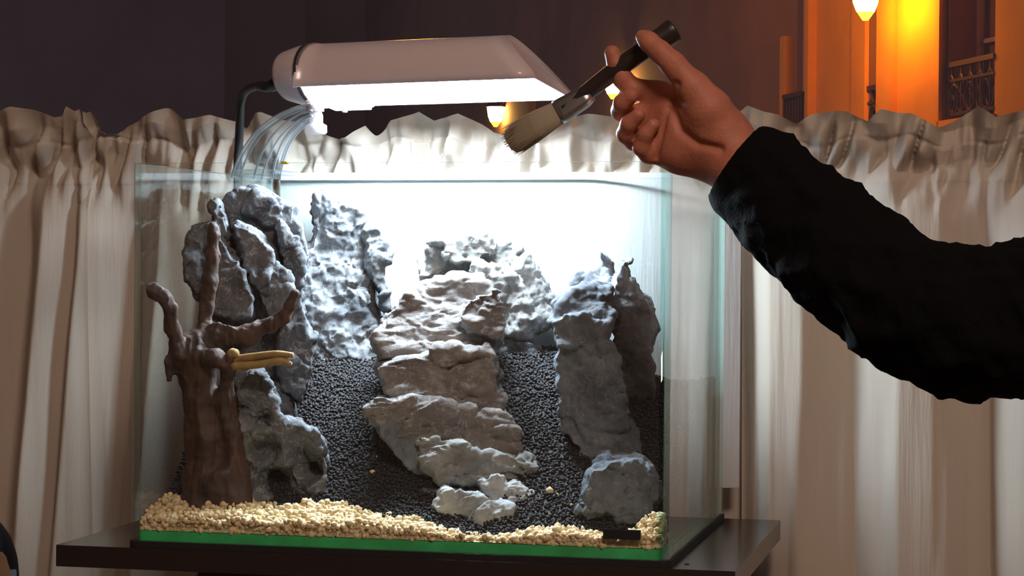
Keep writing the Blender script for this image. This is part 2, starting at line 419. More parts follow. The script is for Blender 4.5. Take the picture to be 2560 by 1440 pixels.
def french_window(pa, pb, ptop, pbot, prail, name='french_window'):
    sa, sb = s(pa), s(pb)            # sa far, sb near
    zr = fz(pb, prail); z0 = fz(pb, pbot)
    fobj('wall', MT['ochre'], bld, (sa, sb, ZB, z0, -.5, .0))
    fr = fobj(name, MT['recess_brown'], bld, (sa, sb, z0, ZT, -.5, -.42))
    fobj('recess_brown', MT['recess_brown'], bld, (sa-.02, sa-.06, z0, ZT, -.42, .0))  # dark brown sheet: shade of the far reveal put into its colour
    L_ = sa-sb; 
    for k, t in enumerate((.05, .36, .52, .95)):
        fobj('mullion', MT['frame'], fr, (sb+L_*t-.03, sb+L_*t+.03, z0, ZT, -.42, -.33))
    zz = zr+.25
    while zz < ZT:
        fobj('glazing_bar', MT['frame'], fr, (sb, sb+L_*.95, zz, zz+.05, -.42, -.36)); zz += .62
    fobj('sill', MT['ochre'], bld, (sa+.05, sb-.05, z0-.12, z0, -.42, .10))
    # wrought iron balustrade
    bm = bmesh.new()
    fbox(bm, sa, sb, zr-.03, zr+.03, -.04, .02); fbox(bm, sa, sb, zr-.20, zr-.17, -.03, .01); fbox(bm, sa, sb, z0+.05, z0+.09, -.03, .01)
    H = zr-.2-z0
    for k in range(5):
        c = sb+L_*(k+.5)/5; fbox(bm, c-.012, c+.012, z0, zr, -.03, .0)
        for sg in (-1, 1):
            pts = [(c+sg*.10*math.sin(t*math.pi*2)*(1-t*.4), -.01, z0+.08+H*t) for t in np.linspace(0, 1, 13)]
            fpipe(bm, pts, .016, 5)
    for k in range(3):
        c = sb+L_*(k+.5)/3
        fpipe(bm, [(c+.12*math.cos(a), .0, z0+H*.55+.16*math.sin(a)) for a in np.linspace(0, 6.2, 14)], .016, 5)
    bmobj('balustrade', bm, MT['iron'], bld)
french_window(2362, 2482, -50, 285, 140)
french_window(2166, 2250, -50, 330, 205, 'french_window')
# the street going on to the left, dim
q = FO+fd*14
far = thing('building', 'dark brown row of houses further down the street', 'building', (q[0], q[1], ZB))
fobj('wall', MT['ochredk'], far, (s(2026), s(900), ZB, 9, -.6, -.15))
for a in (1952, 1320): fobj('pilaster', MT['ochre'], far, (s(a)+.0, s(a)+.18, ZB, fz(a, 90 if a == 1952 else 150), -.3, -.02))
for a, b, pt, pb in ((2012, 1968, 60, 300),):
    w_ = fobj('window_frame', MT['recess_brown'], far, (s(a), s(b), fz(a, pb), 8, -.3, -.12))
    fobj('mullion', MT['frame'], w_, (s((a+b)/2)-.04, s((a+b)/2)+.04, fz(a, pb), 8, -.12, -.09))
    bm = bmesh.new(); zr = fz(a, pb-60)
    fbox(bm, s(a), s(b), zr, zr+.06, -.05, .1); 
    for t in np.linspace(0, 1, 7): 
        c = s(a)+(s(b)-s(a))*t; fbox(bm, c-.02, c+.02, zr-.9, zr, .04, .08)
    bmobj('balcony_rail', bm, MT['iron'], far)
q = PZ(350, 400, 62)
b2 = thing('building', 'unlit grey building at the left end of the night street', 'building', (q[0], q[1], ZB))
bm = bmesh.new()
for a0, a1, dn in ((-700, 560, 62), (560, 760, 66), (760, 1290, 70)):
    A, B = PZ(a0, 400, dn), PZ(a1, 400, dn); A2, B2 = PZ(a0, 400, dn+5), PZ(a1, 400, dn+5)
    vs = [bm.verts.new((p[0], p[1], z)) for z in (ZB, 16) for p in (A, B, B2, A2)]
    for qd in ((0,1,5,4),(1,2,6,5),(2,3,7,6),(3,0,4,7),(4,5,6,7)): bm.faces.new([vs[i] for i in qd])
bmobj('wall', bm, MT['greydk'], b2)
def lantern(px, py, Z, w, label):
    c = PZ(px, py, Z); root = thing('street_lantern', label, 'lantern', tuple(c), 'orange street lanterns')
    def ring(z, r, n=6): return [(c[0]+r*math.cos(2*math.pi*k/n+.3), c[1]+r*math.sin(2*math.pi*k/n+.3), c[2]+z) for k in range(n)]
    def loft(name, secs, m):
        bm = bmesh.new(); R_ = [[bm.verts.new(p) for p in ring(z, r)] for z, r in secs]
        for a, b in zip(R_, R_[1:]):
            for k in range(6): bm.faces.new((a[k], a[(k+1) % 6], b[(k+1) % 6], b[k]))
        bm.faces.new(R_[0][::-1]); bm.faces.new(R_[-1]); return bmobj(name, bm, m, root)
    loft('globe', [(-.50*w, .30*w), (-.2*w, .42*w), (.35*w, .5*w)], MT['sodium'] if Z < 30 else MT['sodiumfar'])
    loft('lower_glass', [(-.78*w, .10*w), (-.51*w, .29*w)], MT['sodiumhot'])
    loft('cap', [(.36*w, .58*w), (.62*w, .40*w), (.95*w, .12*w), (1.25*w, .03*w)], MT['iron'])
    bm = bmesh.new(); n0 = float((c-FO)@fn); s0 = float((c-FO)@fd)
    fpipe(bm, [(s0, n0, c[2]+1.2*w), (s0, n0*.8, c[2]+1.35*w), (s0, n0*.4, c[2]+1.35*w), (s0, .0, c[2]+1.3*w)], .022, 6)
    bmobj('bracket', bm, MT['iron'], root)
sl = bpy.data.lights.new('street_fill_light', 'POINT'); sl.energy = 520; sl.color = (1, .32, .04); sl.shadow_soft_size = .3  # unseen fill lamp added to brighten the street facades
so = bpy.data.objects.new('street_fill_light', sl); COL.objects.link(so); so.location = tuple(FO+fd*3+fn*6+np.array([0, 0, 5.5-FO[2]]))
lantern(2164, -8, 25.5, .36, 'large orange street lantern at the top right beside the ochre facade')
lantern(1532, 212, 38.6, .33, 'distant orange street lantern partly behind the hand and brush')
lantern(1239, 283, 49.0, .40, 'distant orange street lantern above the curtain, left of the brush tip')

# ---------------------------------------------------------------- curtains
TOP = np.array([(-420,300),(-330,280),(-240,305),(-160,275),(-80,300),(0,287),(50,270),(100,277),(145,295),(165,290),(175,267),(200,280),(212,275),(228,312),(262,335),(290,335),
 (310,315),(360,295),(420,272),(432,272),(475,303),(540,290),(590,305),(612,322),(650,286),(668,283),(705,300),(760,305),(800,332),(838,346),(872,346),
 (914,314),(936,340),(975,300),(1050,280),(1085,302),(1150,285),(1200,310),(1230,330),(1260,338),(1300,318),(1335,345),(1365,330),(1420,290),(1480,287),
 (1550,293),(1640,283),(1700,300),(1770,280),(1850,288),(1875,268),(1920,285),(1950,290),(1992,310),(2030,285),(2120,280),(2172,306),(2205,277),(2280,285),(2345,320),
 (2380,305),(2445,265),(2490,296),(2530,283),(2560,276),(2660,300),(2760,275),(2860,305),(3000,280)], float)
BODY = np.array([(-420,0),(-330,1.4),(-250,-1.2),(-140,1.4),(-60,-1.3),(48,1.7),(62,1.7),(112,-1.5),(186,.5),(200,-1.0),(330,1.3),(400,-1),(480,1.2),(560,-1.2),(680,1.2),
 (760,-1),(880,1.0),(960,-1.0),(1080,1.1),(1180,-1),(1300,1.2),(1400,-1),(1520,1.2),(1620,-.8),(1720,1.0),(1800,2.0),(1852,2.3),(1925,-.4),(2000,-.9),(2130,2.2),(2142,1.7),
 (2240,-1.2),(2350,-.9),(2468,2.0),(2480,1.4),(2565,-1.5),(2680,1.5),(2760,-1.2),(2880,1.2),(3000,-1)], float)
YC = .388
def curtain(name, pa, pb, label, seed, off):
    px = np.arange(pa, pb+.1, 4.0); nrow = 150
    ztop_py = np.interp(px, TOP[:, 0], TOP[:, 1]); rod0, rod1 = 352., 462.
    t = np.concatenate([np.linspace(0, 1, 26)[:-1], 1+np.linspace(0, 1, 34)[:-1], 2+np.linspace(0, 1, nrow-59)])
    PX, T = np.meshgrid(px, t)
    tp = ztop_py[None, :]
    r0 = rod0+10*np.sin(px/61.)[None, :]+8*np.sin(px/23.)[None, :]; r1 = rod1+4*np.sin(px/140.)[None, :]
    PY = np.where(T < 1, tp+(r0-tp)*T, np.where(T < 2, r0+(r1-r0)*(T-1), r1+(2250-r1)*(T-2)))
    shear = np.where(PX < 700, .085*(PY-700), -.01*(PY-700))*np.clip((PY-400)/300, 0, 1)
    body = np.interp((PX+shear).ravel(), BODY[:, 0], BODY[:, 1]).reshape(PX.shape)
    for _ in range(2):
        body[:, 1:-1] = (body[:, :-2]+2*body[:, 1:-1]+body[:, 2:])/4
    z0 = np.zeros(PX.size)
    gath = (1-2*np.abs(vnoise(np.stack([PX.ravel()/44+PY.ravel()/150, PY.ravel()/170, z0+seed], 1), 33)))[...].reshape(PX.shape)*1.9+vnoise(np.stack([PX.ravel()/17, PY.ravel()/110, z0+seed], 1), 3).reshape(PX.shape)*.75+vnoise(np.stack([PX.ravel()/36+.25*PY.ravel()/36, PY.ravel()/90, z0+seed], 1), 5).reshape(PX.shape)*.9
    ruff = vnoise(np.stack([PX.ravel()/55, PY.ravel()/200, z0+seed], 1), 9).reshape(PX.shape)*2.6
    wbody = np.clip((PY-r0)/260, 0, 1)**.7; wb = np.clip((PY-r0)/500, 0, 1)
    wg = np.clip(1-np.abs(PY-(r0+45))/130, 0, 1); wr = np.clip((r0-PY)/45+.15, 0, 1)
    fine = vnoise(np.stack([PX.ravel()/24, PY.ravel()/420, z0+seed], 1), 12).reshape(PX.shape)*.22
    d = body*np.where(PX < 420, 1.35, 1.0)*wbody*(.55+.45*wb)+gath*wg+ruff*wr+fine*wb
    # two stitched lines of the rod pocket
    d = d+.10*np.exp(-((PY-r1)/4)**2)+.2*np.exp(-((PY-r0)/5)**2)
    d = np.where(T < 1, d-1.0*(1-T)**2*(.6+.4*np.sin(PX/33.)), d)
    Y = YC+off+d*.01
    v = np.empty(PX.shape+(3,))
    D = CF[None, None, :]+((PX-1280)/FPX)[..., None]*CR-((PY-720)/FPX)[..., None]*CU
    tt = (YC-CAM[1])/D[..., 1]; v[:] = CAM+D*tt[..., None]; v[..., 1] = Y
    n, m = PX.shape; I = np.arange(n*m).reshape(n, m)
    f = np.stack([I[:-1, :-1], I[1:, :-1], I[1:, 1:], I[:-1, 1:]], -1).reshape(-1, 4)
    o = npmesh(name, v.reshape(-1, 3), f, MT['curtain'])
    return tag(o, label, 'curtain', 'gathered half curtains at the window')
curtain('curtain', -420, 230, 'gathered beige half curtain at far left, its ruffle ending in a sharp peak', 1, -.003)
curtain('curtain', 190, 1900, 'wide beige half curtain hanging behind the aquarium and lamp', 2, .002)
curtain('curtain', 1850, 3000, 'gathered beige half curtain on the right, behind the black sleeve', 3, -.008)

# ---------------------------------------------------------------- shelf
SX0, SX1, SY0, SY1, SZ = -.2875, .2787, -.0068, .333, -.005
sh = thing('shelf_stand', 'dark brown wooden stand with overhanging top under the aquarium', 'stand', (0, .16, ZF))
boxobj('top', (SX0, SY0, SZ-.0178), (SX1, SY1+.003, SZ), MT['wood'], sh)
bm = bmesh.new()
zt = SZ-.018
A = [(-.165, zt), (.20, zt), (.24, -.2), (.24, ZF), (-.24, ZF), (-.24, -.2)]
vs = [[bm.verts.new((x, y, z)) for x, z in A] for y in (.004, .30)]
n = len(A)
for k in range(n): bm.faces.new((vs[0][k], vs[0][(k+1) % n], vs[1][(k+1) % n], vs[1][k]))
bm.faces.new(vs[0]); bm.faces.new(vs[1][::-1])
bmobj('pedestal', bm, MT['redwood'], sh)

q = P(1737, 1397, .02); bm = bmesh.new(); tube(bm, [(.237, .022, SZ), (.237, .022, SZ+.0006)], .0018, 10); bmobj('screw_cap', bm, MT['black'], sh)
# ---------------------------------------------------------------- aquarium
aq = thing('aquarium', 'clear glass aquarium with green edges holding grey rocks', 'aquarium', (0, .16, -.005))
def rounded(x0, x1, y0, y1, r, back=True):
    pts = [(x1, y1), (x0, y1)]
    pts += [(x0+r-r*math.cos(a), y0+r-r*math.sin(a)) for a in np.linspace(0, math.pi/2, 8)]
    pts += [(x1-r+r*math.sin(a), y0+r-r*math.cos(a)) for a in np.linspace(0, math.pi/2, 8)]
    return pts
def prism(name, pts, z0, z1, m, parent, label=None):
    bm = bmesh.new(); a = [bm.verts.new((x, y, z0)) for x, y in pts]; b = [bm.verts.new((x, y, z1)) for x, y in pts]; n = len(pts)
    for k in range(n): bm.faces.new((a[k], a[(k+1) % n], b[(k+1) % n], b[k]))
    bm.faces.new(a[::-1]); bm.faces.new(b); return bmobj(name, bm, m, parent, False, label)
RC = .008
prism('mat', rounded(-TW-.002, TW+.002, -.001, TD-.002, RC), -.005, -.0002, MT['mat'], aq, 'thin black foam mat under the glass')
prism('bottom_pane', rounded(-TW+GT+.0002, TW-GT-.0002, GT+.0002, TD-GT-.0002, RC-GT), .0, .008, MT['green'], aq, 'green glass bottom')
def pane_box(name, a, b, skip, edge_axes=('z+',)):
    """glass sheet; open where it meets its neighbours"""
    (x0, y0, z0), (x1, y1, z1) = a, b
    v = [(x0,y0,z0),(x1,y0,z0),(x1,y1,z0),(x0,y1,z0),(x0,y0,z1),(x1,y0,z1),(x1,y1,z1),(x0,y1,z1)]
    F = {'z-':(0,3,2,1),'z+':(4,5,6,7),'y-':(0,1,5,4),'y+':(2,3,7,6),'x-':(3,0,4,7),'x+':(1,2,6,5)}
    fl = [(k, q) for k, q in F.items() if k not in skip]
    o = pydata(name, v, [q for k, q in fl], [MT['glass'], MT['edge']], aq)
    for i, (k, q) in enumerate(fl):
        if k in edge_axes: o.data.polygons[i].material_index = 1
    return o
pane_box('front_pane', (-TW+RC, 0, 0), (TW-RC, GT, TH), ('x-', 'x+'))
pane_box('left_pane', (-TW, RC, 0), (-TW+GT, TD, TH), ('y-',), ('z+', 'y+'))
pane_box('right_pane', (TW-GT, RC, 0), (TW, TD, TH), ('y-',), ('z+', 'y+'))
pane_box('back_pane', (-TW+GT+.0003, TD-GT, 0), (TW-GT-.0003, TD, TH), ('x-', 'x+'))
for sg in (-1, 1):
    A = np.linspace(0, math.pi/2, 9); v = []; f = []; mi = []
    cx, cyy = sg*(TW-RC), RC
    for a in A:
        for r in (RC, RC-GT):
            for z in (0, TH): v.append((cx+sg*r*math.sin(a), cyy-r*math.cos(a), z))
    for k in range(8):
        i = 4*k; f += [(i, i+4, i+5, i+1), (i+2, i+3, i+7, i+6), (i+1, i+5, i+7, i+3)]; mi += [0, 0, 1]
    o = pydata('corner_glass', v, f, [MT['corner'], MT['edge']], aq, label='bent teal glass corner')
    for k, q in enumerate(mi): o.data.polygons[k].material_index = q
    o.data.polygons.foreach_set('use_smooth', [x == 0 for x in mi])
a, b = P(1508, 1322, 0), P(1602, 1350, 0)
boxobj('sticker', (a[0], -.0006, b[2]), (b[0], 0, a[2]), MT['sticker'], aq, label='small black rectangular sticker low on the front glass')
a = P(703, 404, 0); boxobj('rim_tab', (a[0], -.0008, TH-.0012), (a[0]+.005, GT+.0008, TH+.0008), MT['yellow'], aq, label='tiny yellow tab on the front rim')
# white board taped behind
xa = P(700, 430, TD)[0]; xb = P(1850, 800, TD+.046)[0]; zt = P(1200, 431, TD)[2]; zb = P(1848, 1232, TD)[2]
bm = bmesh.new(); nx, nz = 40, 12; g = []
for yy in (TD+.0012, TD+.0035):
    rows = []
    for j in range(nz+1):
        row = []
        for i in range(nx+1):
            t = i/nx; z = zb+(zt-zb)*j/nz; sag = (-.006*math.sin(math.pi*np.clip((t-.87)/.13, 0, 1)) if j == nz else 0)
            row.append(bm.verts.new((xa+(xb-xa)*t, yy+.046*max(0, min(1, (t-.68)/.32))**1.7, z+sag)))
        rows.append(row)
    g.append(rows)
for k in (0, 1):
    for j in range(nz):
        for i in range(nx): bm.faces.new((g[k][j][i], g[k][j][i+1], g[k][j+1][i+1], g[k][j+1][i]))
for i in range(nx):
    bm.faces.new((g[0][nz][i], g[0][nz][i+1], g[1][nz][i+1], g[1][nz][i])); bm.faces.new((g[0][0][i], g[0][0][i+1], g[1][0][i+1], g[1][0][i]))
for j in range(nz):
    for i in (0, nx): bm.faces.new((g[0][j][i], g[0][j+1][i], g[1][j+1][i], g[1][j][i]))
o = bmobj('backing_board', bm, MT['board'])
tag(o, 'plain white backing sheet fixed behind the aquarium', 'backing board')

# ---------------------------------------------------------------- substrate
SOILY = np.array([-.01, .03, .06, .14, .20, .255, .34]); SOILZ = np.array([.008, .012, .030, .086, .122, .150, .151])
def soil_z(x, y): return np.interp(y, SOILY, SOILZ)-.022*np.clip((x-.09)/.09, 0, 1)*np.clip((y-.12)/.1, 0, 1)+.004*np.sin(x*23+1)*np.clip(y*8, 0, 1)+.003*np.sin(x*41+y*30)
SANDTOP = np.array([(327,1258),(380,1246),(460,1240),(560,1236),(640,1254),(700,1270),(760,1264),(830,1257),(880,1270),(950,1287),(1000,1302),(1040,1294),(1080,1312),(1150,1332),(1250,1347),(1320,1337),(1420,1322),(1500,1337),(1560,1345),(1600,1318),(1645,1292)], float)
sxs = []; szs = []; sys_ = []
for px, py in SANDTOP:
    yd = np.interp(px, [330, 800, 1200, 1650], [.060, .056, .036, .030]); q = P(px, py, yd); sxs.append(q[0]); szs.append(q[2]); sys_.append(yd)
sxs, szs, sys_ = map(np.array, (sxs, szs, sys_))
def sand_z(x, y):
    zb_, yb_ = np.interp(x, sxs, szs), np.interp(x, sxs, sys_); zg = np.minimum(.016, zb_)
    return zg+(zb_-zg)*np.clip(y/yb_, 0, 1)-np.clip(y-yb_, 0, 1)*1.2
bm = bmesh.new(); bmesh.ops.create_icosphere(bm, subdivisions=1, radius=1); bm.verts.ensure_lookup_table()
ICO_V = np.array([v.co[:] for v in bm.verts]); ICO_F = np.array([[v.index for v in f.verts] for f in bm.faces]); bm.free()
def grains(name, pos, size, rnd, aniso, m, label, cat, base):
    n = len(pos); nv = len(ICO_V)
    sc = size*(1+rnd*(np.random.rand(n, 1, 1)*2-1))*(1+aniso*(np.random.rand(n, 1, 3)*2-1))
    bump = 1+.28*(np.random.rand(n, nv, 1)*2-1)*(aniso > .3)
    q = np.random.randn(n, 4); q /= np.linalg.norm(q, axis=1, keepdims=True); w, x, y, z = q.T
    R_ = np.stack([1-2*(y*y+z*z), 2*(x*y-z*w), 2*(x*z+y*w), 2*(x*y+z*w), 1-2*(x*x+z*z), 2*(y*z-x*w), 2*(x*z-y*w), 2*(y*z+x*w), 1-2*(x*x+y*y)], 1).reshape(n, 3, 3)
    v = np.einsum('nij,nkj->nki', R_, ICO_V[None]*sc*bump)+pos[:, None, :]
    f = (ICO_F[None]+np.arange(n)[:, None, None]*nv).reshape(-1, 3)
    bv, bf = base; f2 = np.concatenate([bf[:, [0, 1, 2]], bf[:, [0, 2, 3]]])+n*nv
    o = npmesh(name, np.concatenate([v.reshape(-1, 3), bv]), np.concatenate([f, f2]), m)
    return tag(o, label, cat, kind='stuff')
def heightbase(fn, x0, x1, y0, y1, nx, ny, drop):
    X, Y = np.meshgrid(np.linspace(x0, x1, nx), np.linspace(y0, y1, ny), indexing='ij'); Z = fn(X, Y)-drop; Zb = np.full_like(Z, .0085)
    Z = np.maximum(Z, .0087)
    v = np.concatenate([np.stack([X, Y, Z], -1).reshape(-1, 3), np.stack([X, Y, Zb], -1).reshape(-1, 3)]); N_ = nx*ny
    I = np.arange(N_).reshape(nx, ny); f = [np.stack([I[:-1, :-1], I[1:, :-1], I[1:, 1:], I[:-1, 1:]], -1).reshape(-1, 4)]
    for e in (I[:, 0], I[:, -1], I[0, :], I[-1, :]): f.append(np.stack([e[:-1], e[1:], e[1:]+N_, e[:-1]+N_], -1))
    return v, np.concatenate(f)
XI = TW-GT-.001
def scatter(n, x0, x1, y0, y1): return np.random.rand(n)*(x1-x0)+x0, np.random.rand(n)*(y1-y0)+y0
gx, gy = np.meshgrid(np.arange(-XI+.0015, XI-.001, .0028), np.arange(.022, TD-GT-.002, .0023), indexing='ij')
gx = gx.ravel()+np.random.randn(gx.size)*.0008; gy = gy.ravel()+np.random.randn(gy.size)*.0007
gx = np.clip(gx, -XI+.0016, XI-.0016); gy = np.clip(gy, GT+.002, TD-GT-.002)
gz = soil_z(gx, gy)+np.random.randn(gx.size)*.0007
keep = gz > sand_z(gx, gy)-.004
grains('aquarium_soil', np.stack([gx, gy, gz], 1)[keep], .00152, .18, .22, MT['soil'], 'black granular aquarium soil sloping up to the back of the tank', 'soil',
       heightbase(soil_z, -XI+.0005, XI-.0005, .02, TD-GT-.001, 60, 60, .001))
# side layer of soil against the side panes
pos = []
for layer in range(3):
    xx, yy = np.meshgrid(np.arange(-XI+.002, XI-.001, .0038), np.arange(GT+.0021, .078, .0036), indexing='ij'); xx = xx.ravel(); yy = yy.ravel()
    xx = np.clip(xx+np.random.randn(xx.size)*.001, -XI+.002, XI-.002); yy = np.clip(yy+np.random.randn(yy.size)*.0009, GT+.0022, 1)
    zz = sand_z(xx, yy)-layer*.0022+np.random.randn(xx.size)*.0012+np.maximum(0, vnoise(np.stack([xx*90, yy*90, xx*0], 1), 4))*.0035
    k = (zz > .0095) & (zz > soil_z(xx, yy)-.004); pos.append(np.stack([xx, yy, zz], 1)[k])
xx, zz = np.meshgrid(np.arange(-XI+.002, XI-.001, .0037), np.arange(.0098, .05, .0033), indexing='ij'); xx = xx.ravel()+np.random.randn(xx.size)*.0006; zz = zz.ravel()
xx = np.clip(xx, -XI+.002, XI-.002); k = zz < sand_z(xx, GT+.0022); pos.append(np.stack([xx, GT+.0022+np.random.rand(xx.size)*.0006, zz], 1)[k])
# little spill in the right corner
c = P(1628, 1318, .018); n = 60
pos.append(np.stack([np.clip(c[0]+np.random.randn(n)*.004, -1, XI-.002), np.clip(.014+np.random.rand(n)*.016, 0, 1), np.clip(.012+np.random.rand(n)**1.5*.022, 0, 1)], 1))
grains('beige_sand', np.concatenate(pos),   .0025, .35, .42, MT['sand'], 'coarse beige sand in a band along the front glass', 'sand',
       heightbase(sand_z, -XI+.0005, XI-.0005, GT+.001, .074, 60, 14, .002))

# ---------------------------------------------------------------- rocks
def rock(name, label, y, slabs, mat, h=.0015, seed=0, disp=.0035, dscale=38, an=(1, 1, 1), warp=.004, dimples=(), group='grey landscape rocks in the aquarium', ridged=True, k=.0018, rs=.4, fac=.0030):
    """slabs: (pixel outline, depth in front of / behind the rock's own plane w0,w1, lean, rounding)"""
    allp = np.array([p for s_ in slabs for p in s_[0]], float); pc = (allp.min(0)+allp.max(0))/2
    O = P(pc[0], pc[1], y); fw = O-CAM; fw[2] = 0; fw /= np.linalg.norm(fw); ru = np.array([fw[1], -fw[0], 0])
    def loc(p):
        d = ray(*p); q = CAM+d*(((O-CAM)@fw)/(d@fw)); return ((q-O)@ru, q[2]-O[2])
    polys = [[loc(p) for p in s_[0]] for s_ in slabs]
    A = np.array([p for pl in polys for p in pl]); pad = .010
    u0, v0 = A.min(0)-pad; u1, v1 = A.max(0)+pad
    w0 = min(s_[1] for s_ in slabs)-pad-.02; w1 = max(s_[2] for s_ in slabs)+pad+.02
    U = np.arange(u0, u1, h); Vv = np.arange(v0, v1, h); Wv = np.arange(w0, w1, h)
    GU, GV = np.meshgrid(U, Vv, indexing='ij')
    f = None
    wn = vnoise(np.stack([GU.ravel()*45, GV.ravel()*45, GU.ravel()*0], 1), seed+50).reshape(GU.shape)*warp+vnoise(np.stack([GU.ravel()*130, GV.ravel()*130, GU.ravel()*0], 1), seed+51).reshape(GU.shape)*warp*.45
    for (pp, a, b, lean, r_), pl in zip(slabs, polys):
        r = r_*rs; d2 = (poly_sdf(pl, GU, GV)+wn)[:, :, None]; vb = min(p[1] for p in pl)
        sh_ = lean*(GV-vb)[:, :, None]; W = Wv[None, None, :]
        af = a+sh_; bf = np.maximum(b+sh_*.25, af+.012)
        dw = np.maximum(af-W, W-bf)
        q = np.sqrt(np.maximum(d2+r, 0)**2+np.maximum(dw+r, 0)**2)+np.minimum(np.maximum(d2+r, dw+r), 0)-r
        f = q if f is None else smin(f, q, k)
    for (pp, pr, depth) in dimples:
        c = loc(pp); rr = pr*(O-CAM)@fw/FPX; d = np.sqrt((GU-c[0])**2+(GV-c[1])**2)[:, :, None]
        f = f+1.2*depth*np.exp(-(d/(rr*1.15))**3*1.6)*np.ones_like(f)
    band = np.abs(f) < .02; idx = np.argwhere(band); pts = np.stack([U[idx[:, 0]], Vv[idx[:, 1]], Wv[idx[:, 2]]], 1).astype(np.float32)*np.array(an, np.float32)
    n1 = fbm(pts*24, 2, seed+3)*.006+fbm(pts*62, 2, seed+8, True)*.0022
    f = f.astype(np.float32); f[band] += n1
    f[[0, -1]] = 1; f[:, [0, -1]] = 1; f[:, :, [0, -1]] = 1
    v, fc = biggest(*surface_nets(f, (u0, v0, w0), h)); nr = vnormals(v, fc)
    q = v*np.array(an); wv = fbm(q*30, 2, seed+21)[:, None]*.012
    qq = q+wv*.8
    d = facets(qq*dscale*.85, seed+41)*fac+facets(qq*dscale*2.3, seed+47)*fac*.4+(worley(qq*dscale*1.25, seed+11)-.5)*disp*1.6+(worley(qq*dscale*2.9, seed+14)-.5)*disp*.85+fbm(qq*dscale*3.5, 3, seed+17, True)*disp*.45+fbm(q*300, 2, seed+31)*.0005
    v = v+nr*d[:, None]
    wv3 = O[None]+v[:, :1]*ru+v[:, 2:3]*fw+v[:, 1:2]*np.array([0, 0, 1.]); wv3 = np.maximum(wv3, [-XI+.0003, GT+.001, .009]); wv3 = np.minimum(wv3, [XI-.0003, TD-GT-.001, 1])
    fc = fc[:, ::-1]      # (u, v, w) is left handed
    o = npmesh(name, wv3, fc, mat); tag(o, label, 'rock', group); return o

rock('tall_rock', 'tall cracked grey rock of stacked slabs at the left, behind the driftwood', .185, [
    ([(600,478),(640,470),(690,490),(725,520),(750,570),(770,640),(765,760),(775,900),(770,985),(700,1000),(600,1000),(560,850),(520,780),(480,640),(510,580),(545,530)], -.03, .06, .02, .010),
    ([(462,600),(480,565),(525,553),(560,575),(585,640),(610,700),(628,745),(625,785),(560,795),(515,785),(480,720),(458,660)], -.085, -.045, .10, .006),
    ([(585,565),(625,570),(660,600),(680,640),(668,680),(645,705),(625,680),(605,630)], -.075, -.02, .12, .005),
    ([(660,690),(690,655),(725,690),(742,730),(730,775),(700,800),(665,790),(648,740)], -.07, -.02, .12, .006),
    ([(600,500),(640,475),(685,500),(700,540),(670,560),(610,540)], -.035, .03, .0, .006),
    ([(700,560),(740,600),(760,680),(772,800),(778,930),(745,985),(700,960),(690,850),(715,740)], -.06, .02, .05, .008),
    ([(530,520),(545,510),(560,550),(575,610),(560,600),(540,560)], -.065, -.03, .08, .003),
  ], MT['rock'], seed=1, disp=.0015, dscale=34, h=.0013)
rock('peak_rock', 'pale jagged rock peak against the white back, left of centre', .275, [
    ([(800,495),(822,487),(850,505),(880,500),(905,510),(920,560),(925,640),(940,720),(950,800),(955,960),(770,980),(758,800),(742,700),(775,610),(790,550)], -.022, .035, .06, .010),
    ([(905,575),(930,560),(958,600),(972,660),(975,740),(978,775),(955,782),(940,740),(925,690),(912,640)], -.032, .012, .05, .005),
    ([(760,690),(850,640),(920,700),(940,800),(950,960),(765,975)], -.035, .0, .12, .009),
    ([(742,690),(770,620),(800,560),(790,640),(770,720)], -.02, .02, .05, .004),
  ], MT['rockpeak'], seed=2, disp=.0036, dscale=40)
rock('back_rock', 'rounded greenish grey rock with deep ridges at the back centre', .275, [
    ([(1042,695),(1060,640),(1095,600),(1130,580),(1180,576),(1230,580),(1280,590),(1310,625),(1335,665),(1350,710),(1385,760),(1385,790),(1350,815),(1320,835),(1270,830),(1250,800),(1100,800),(1045,740)], -.012, .032, .04, .012),
    ([(1190,650),(1240,655),(1285,700),(1320,740),(1340,800),(1310,830),(1255,830),(1200,780)], -.035, .0, .10, .009),
    ([(1095,600),(1180,580),(1260,600),(1230,640),(1130,650)], -.026, .0, .14, .006),
  ], MT['rockpale'], seed=3, disp=.0042, dscale=40)
rock('wedge_rock', 'low dark rock lying on the soil beneath the back centre rock', .262, [
    ([(1225,850),(1260,832),(1310,850),(1350,880),(1392,890),(1392,990),(1300,990),(1225,990)], -.02, .025, .12, .006)], MT['rock'], seed=4, h=.0013)
rock('layered_rock', 'large brownish layered rock in the centre with brightly lit ledges', .175, [
    ([(1010,745),(1050,708),(1130,692),(1205,690),(1240,702),(1252,735),(1262,790),(1240,825),(1225,870),(1150,900),(945,900),(942,860),(948,800)], -.040, .045, .62, .006),
    ([(942,905),(1000,885),(1100,870),(1210,862),(1235,900),(1250,960),(1258,1010),(1200,1040),(1000,1040),(950,985)], -.070, .03, .28, .006),
    ([(935,985),(960,975),(1100,985),(1200,1010),(1262,1015),(1290,1050),(1290,1100),(1270,1112),(1180,1108),(1090,1092),(1010,1062),(955,1040),(928,1015)], -.085, .02, .22, .007),
    ([(1150,760),(1245,715),(1262,790),(1238,830),(1180,830),(1150,800)], -.045, .0, .35, .005),
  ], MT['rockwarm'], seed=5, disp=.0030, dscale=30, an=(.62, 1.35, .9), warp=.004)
rock('under_rock', 'smooth dark grey slab jutting from the soil under the layered rock', .100, [
    ([(930,1010),(965,1030),(1040,1080),(1080,1110),(1110,1160),(1125,1205),(1060,1205),(1010,1165),(960,1095),(935,1050)], -.02, .03, .15, .008)], MT['rockdark'], seed=6, disp=.0018, h=.0014)
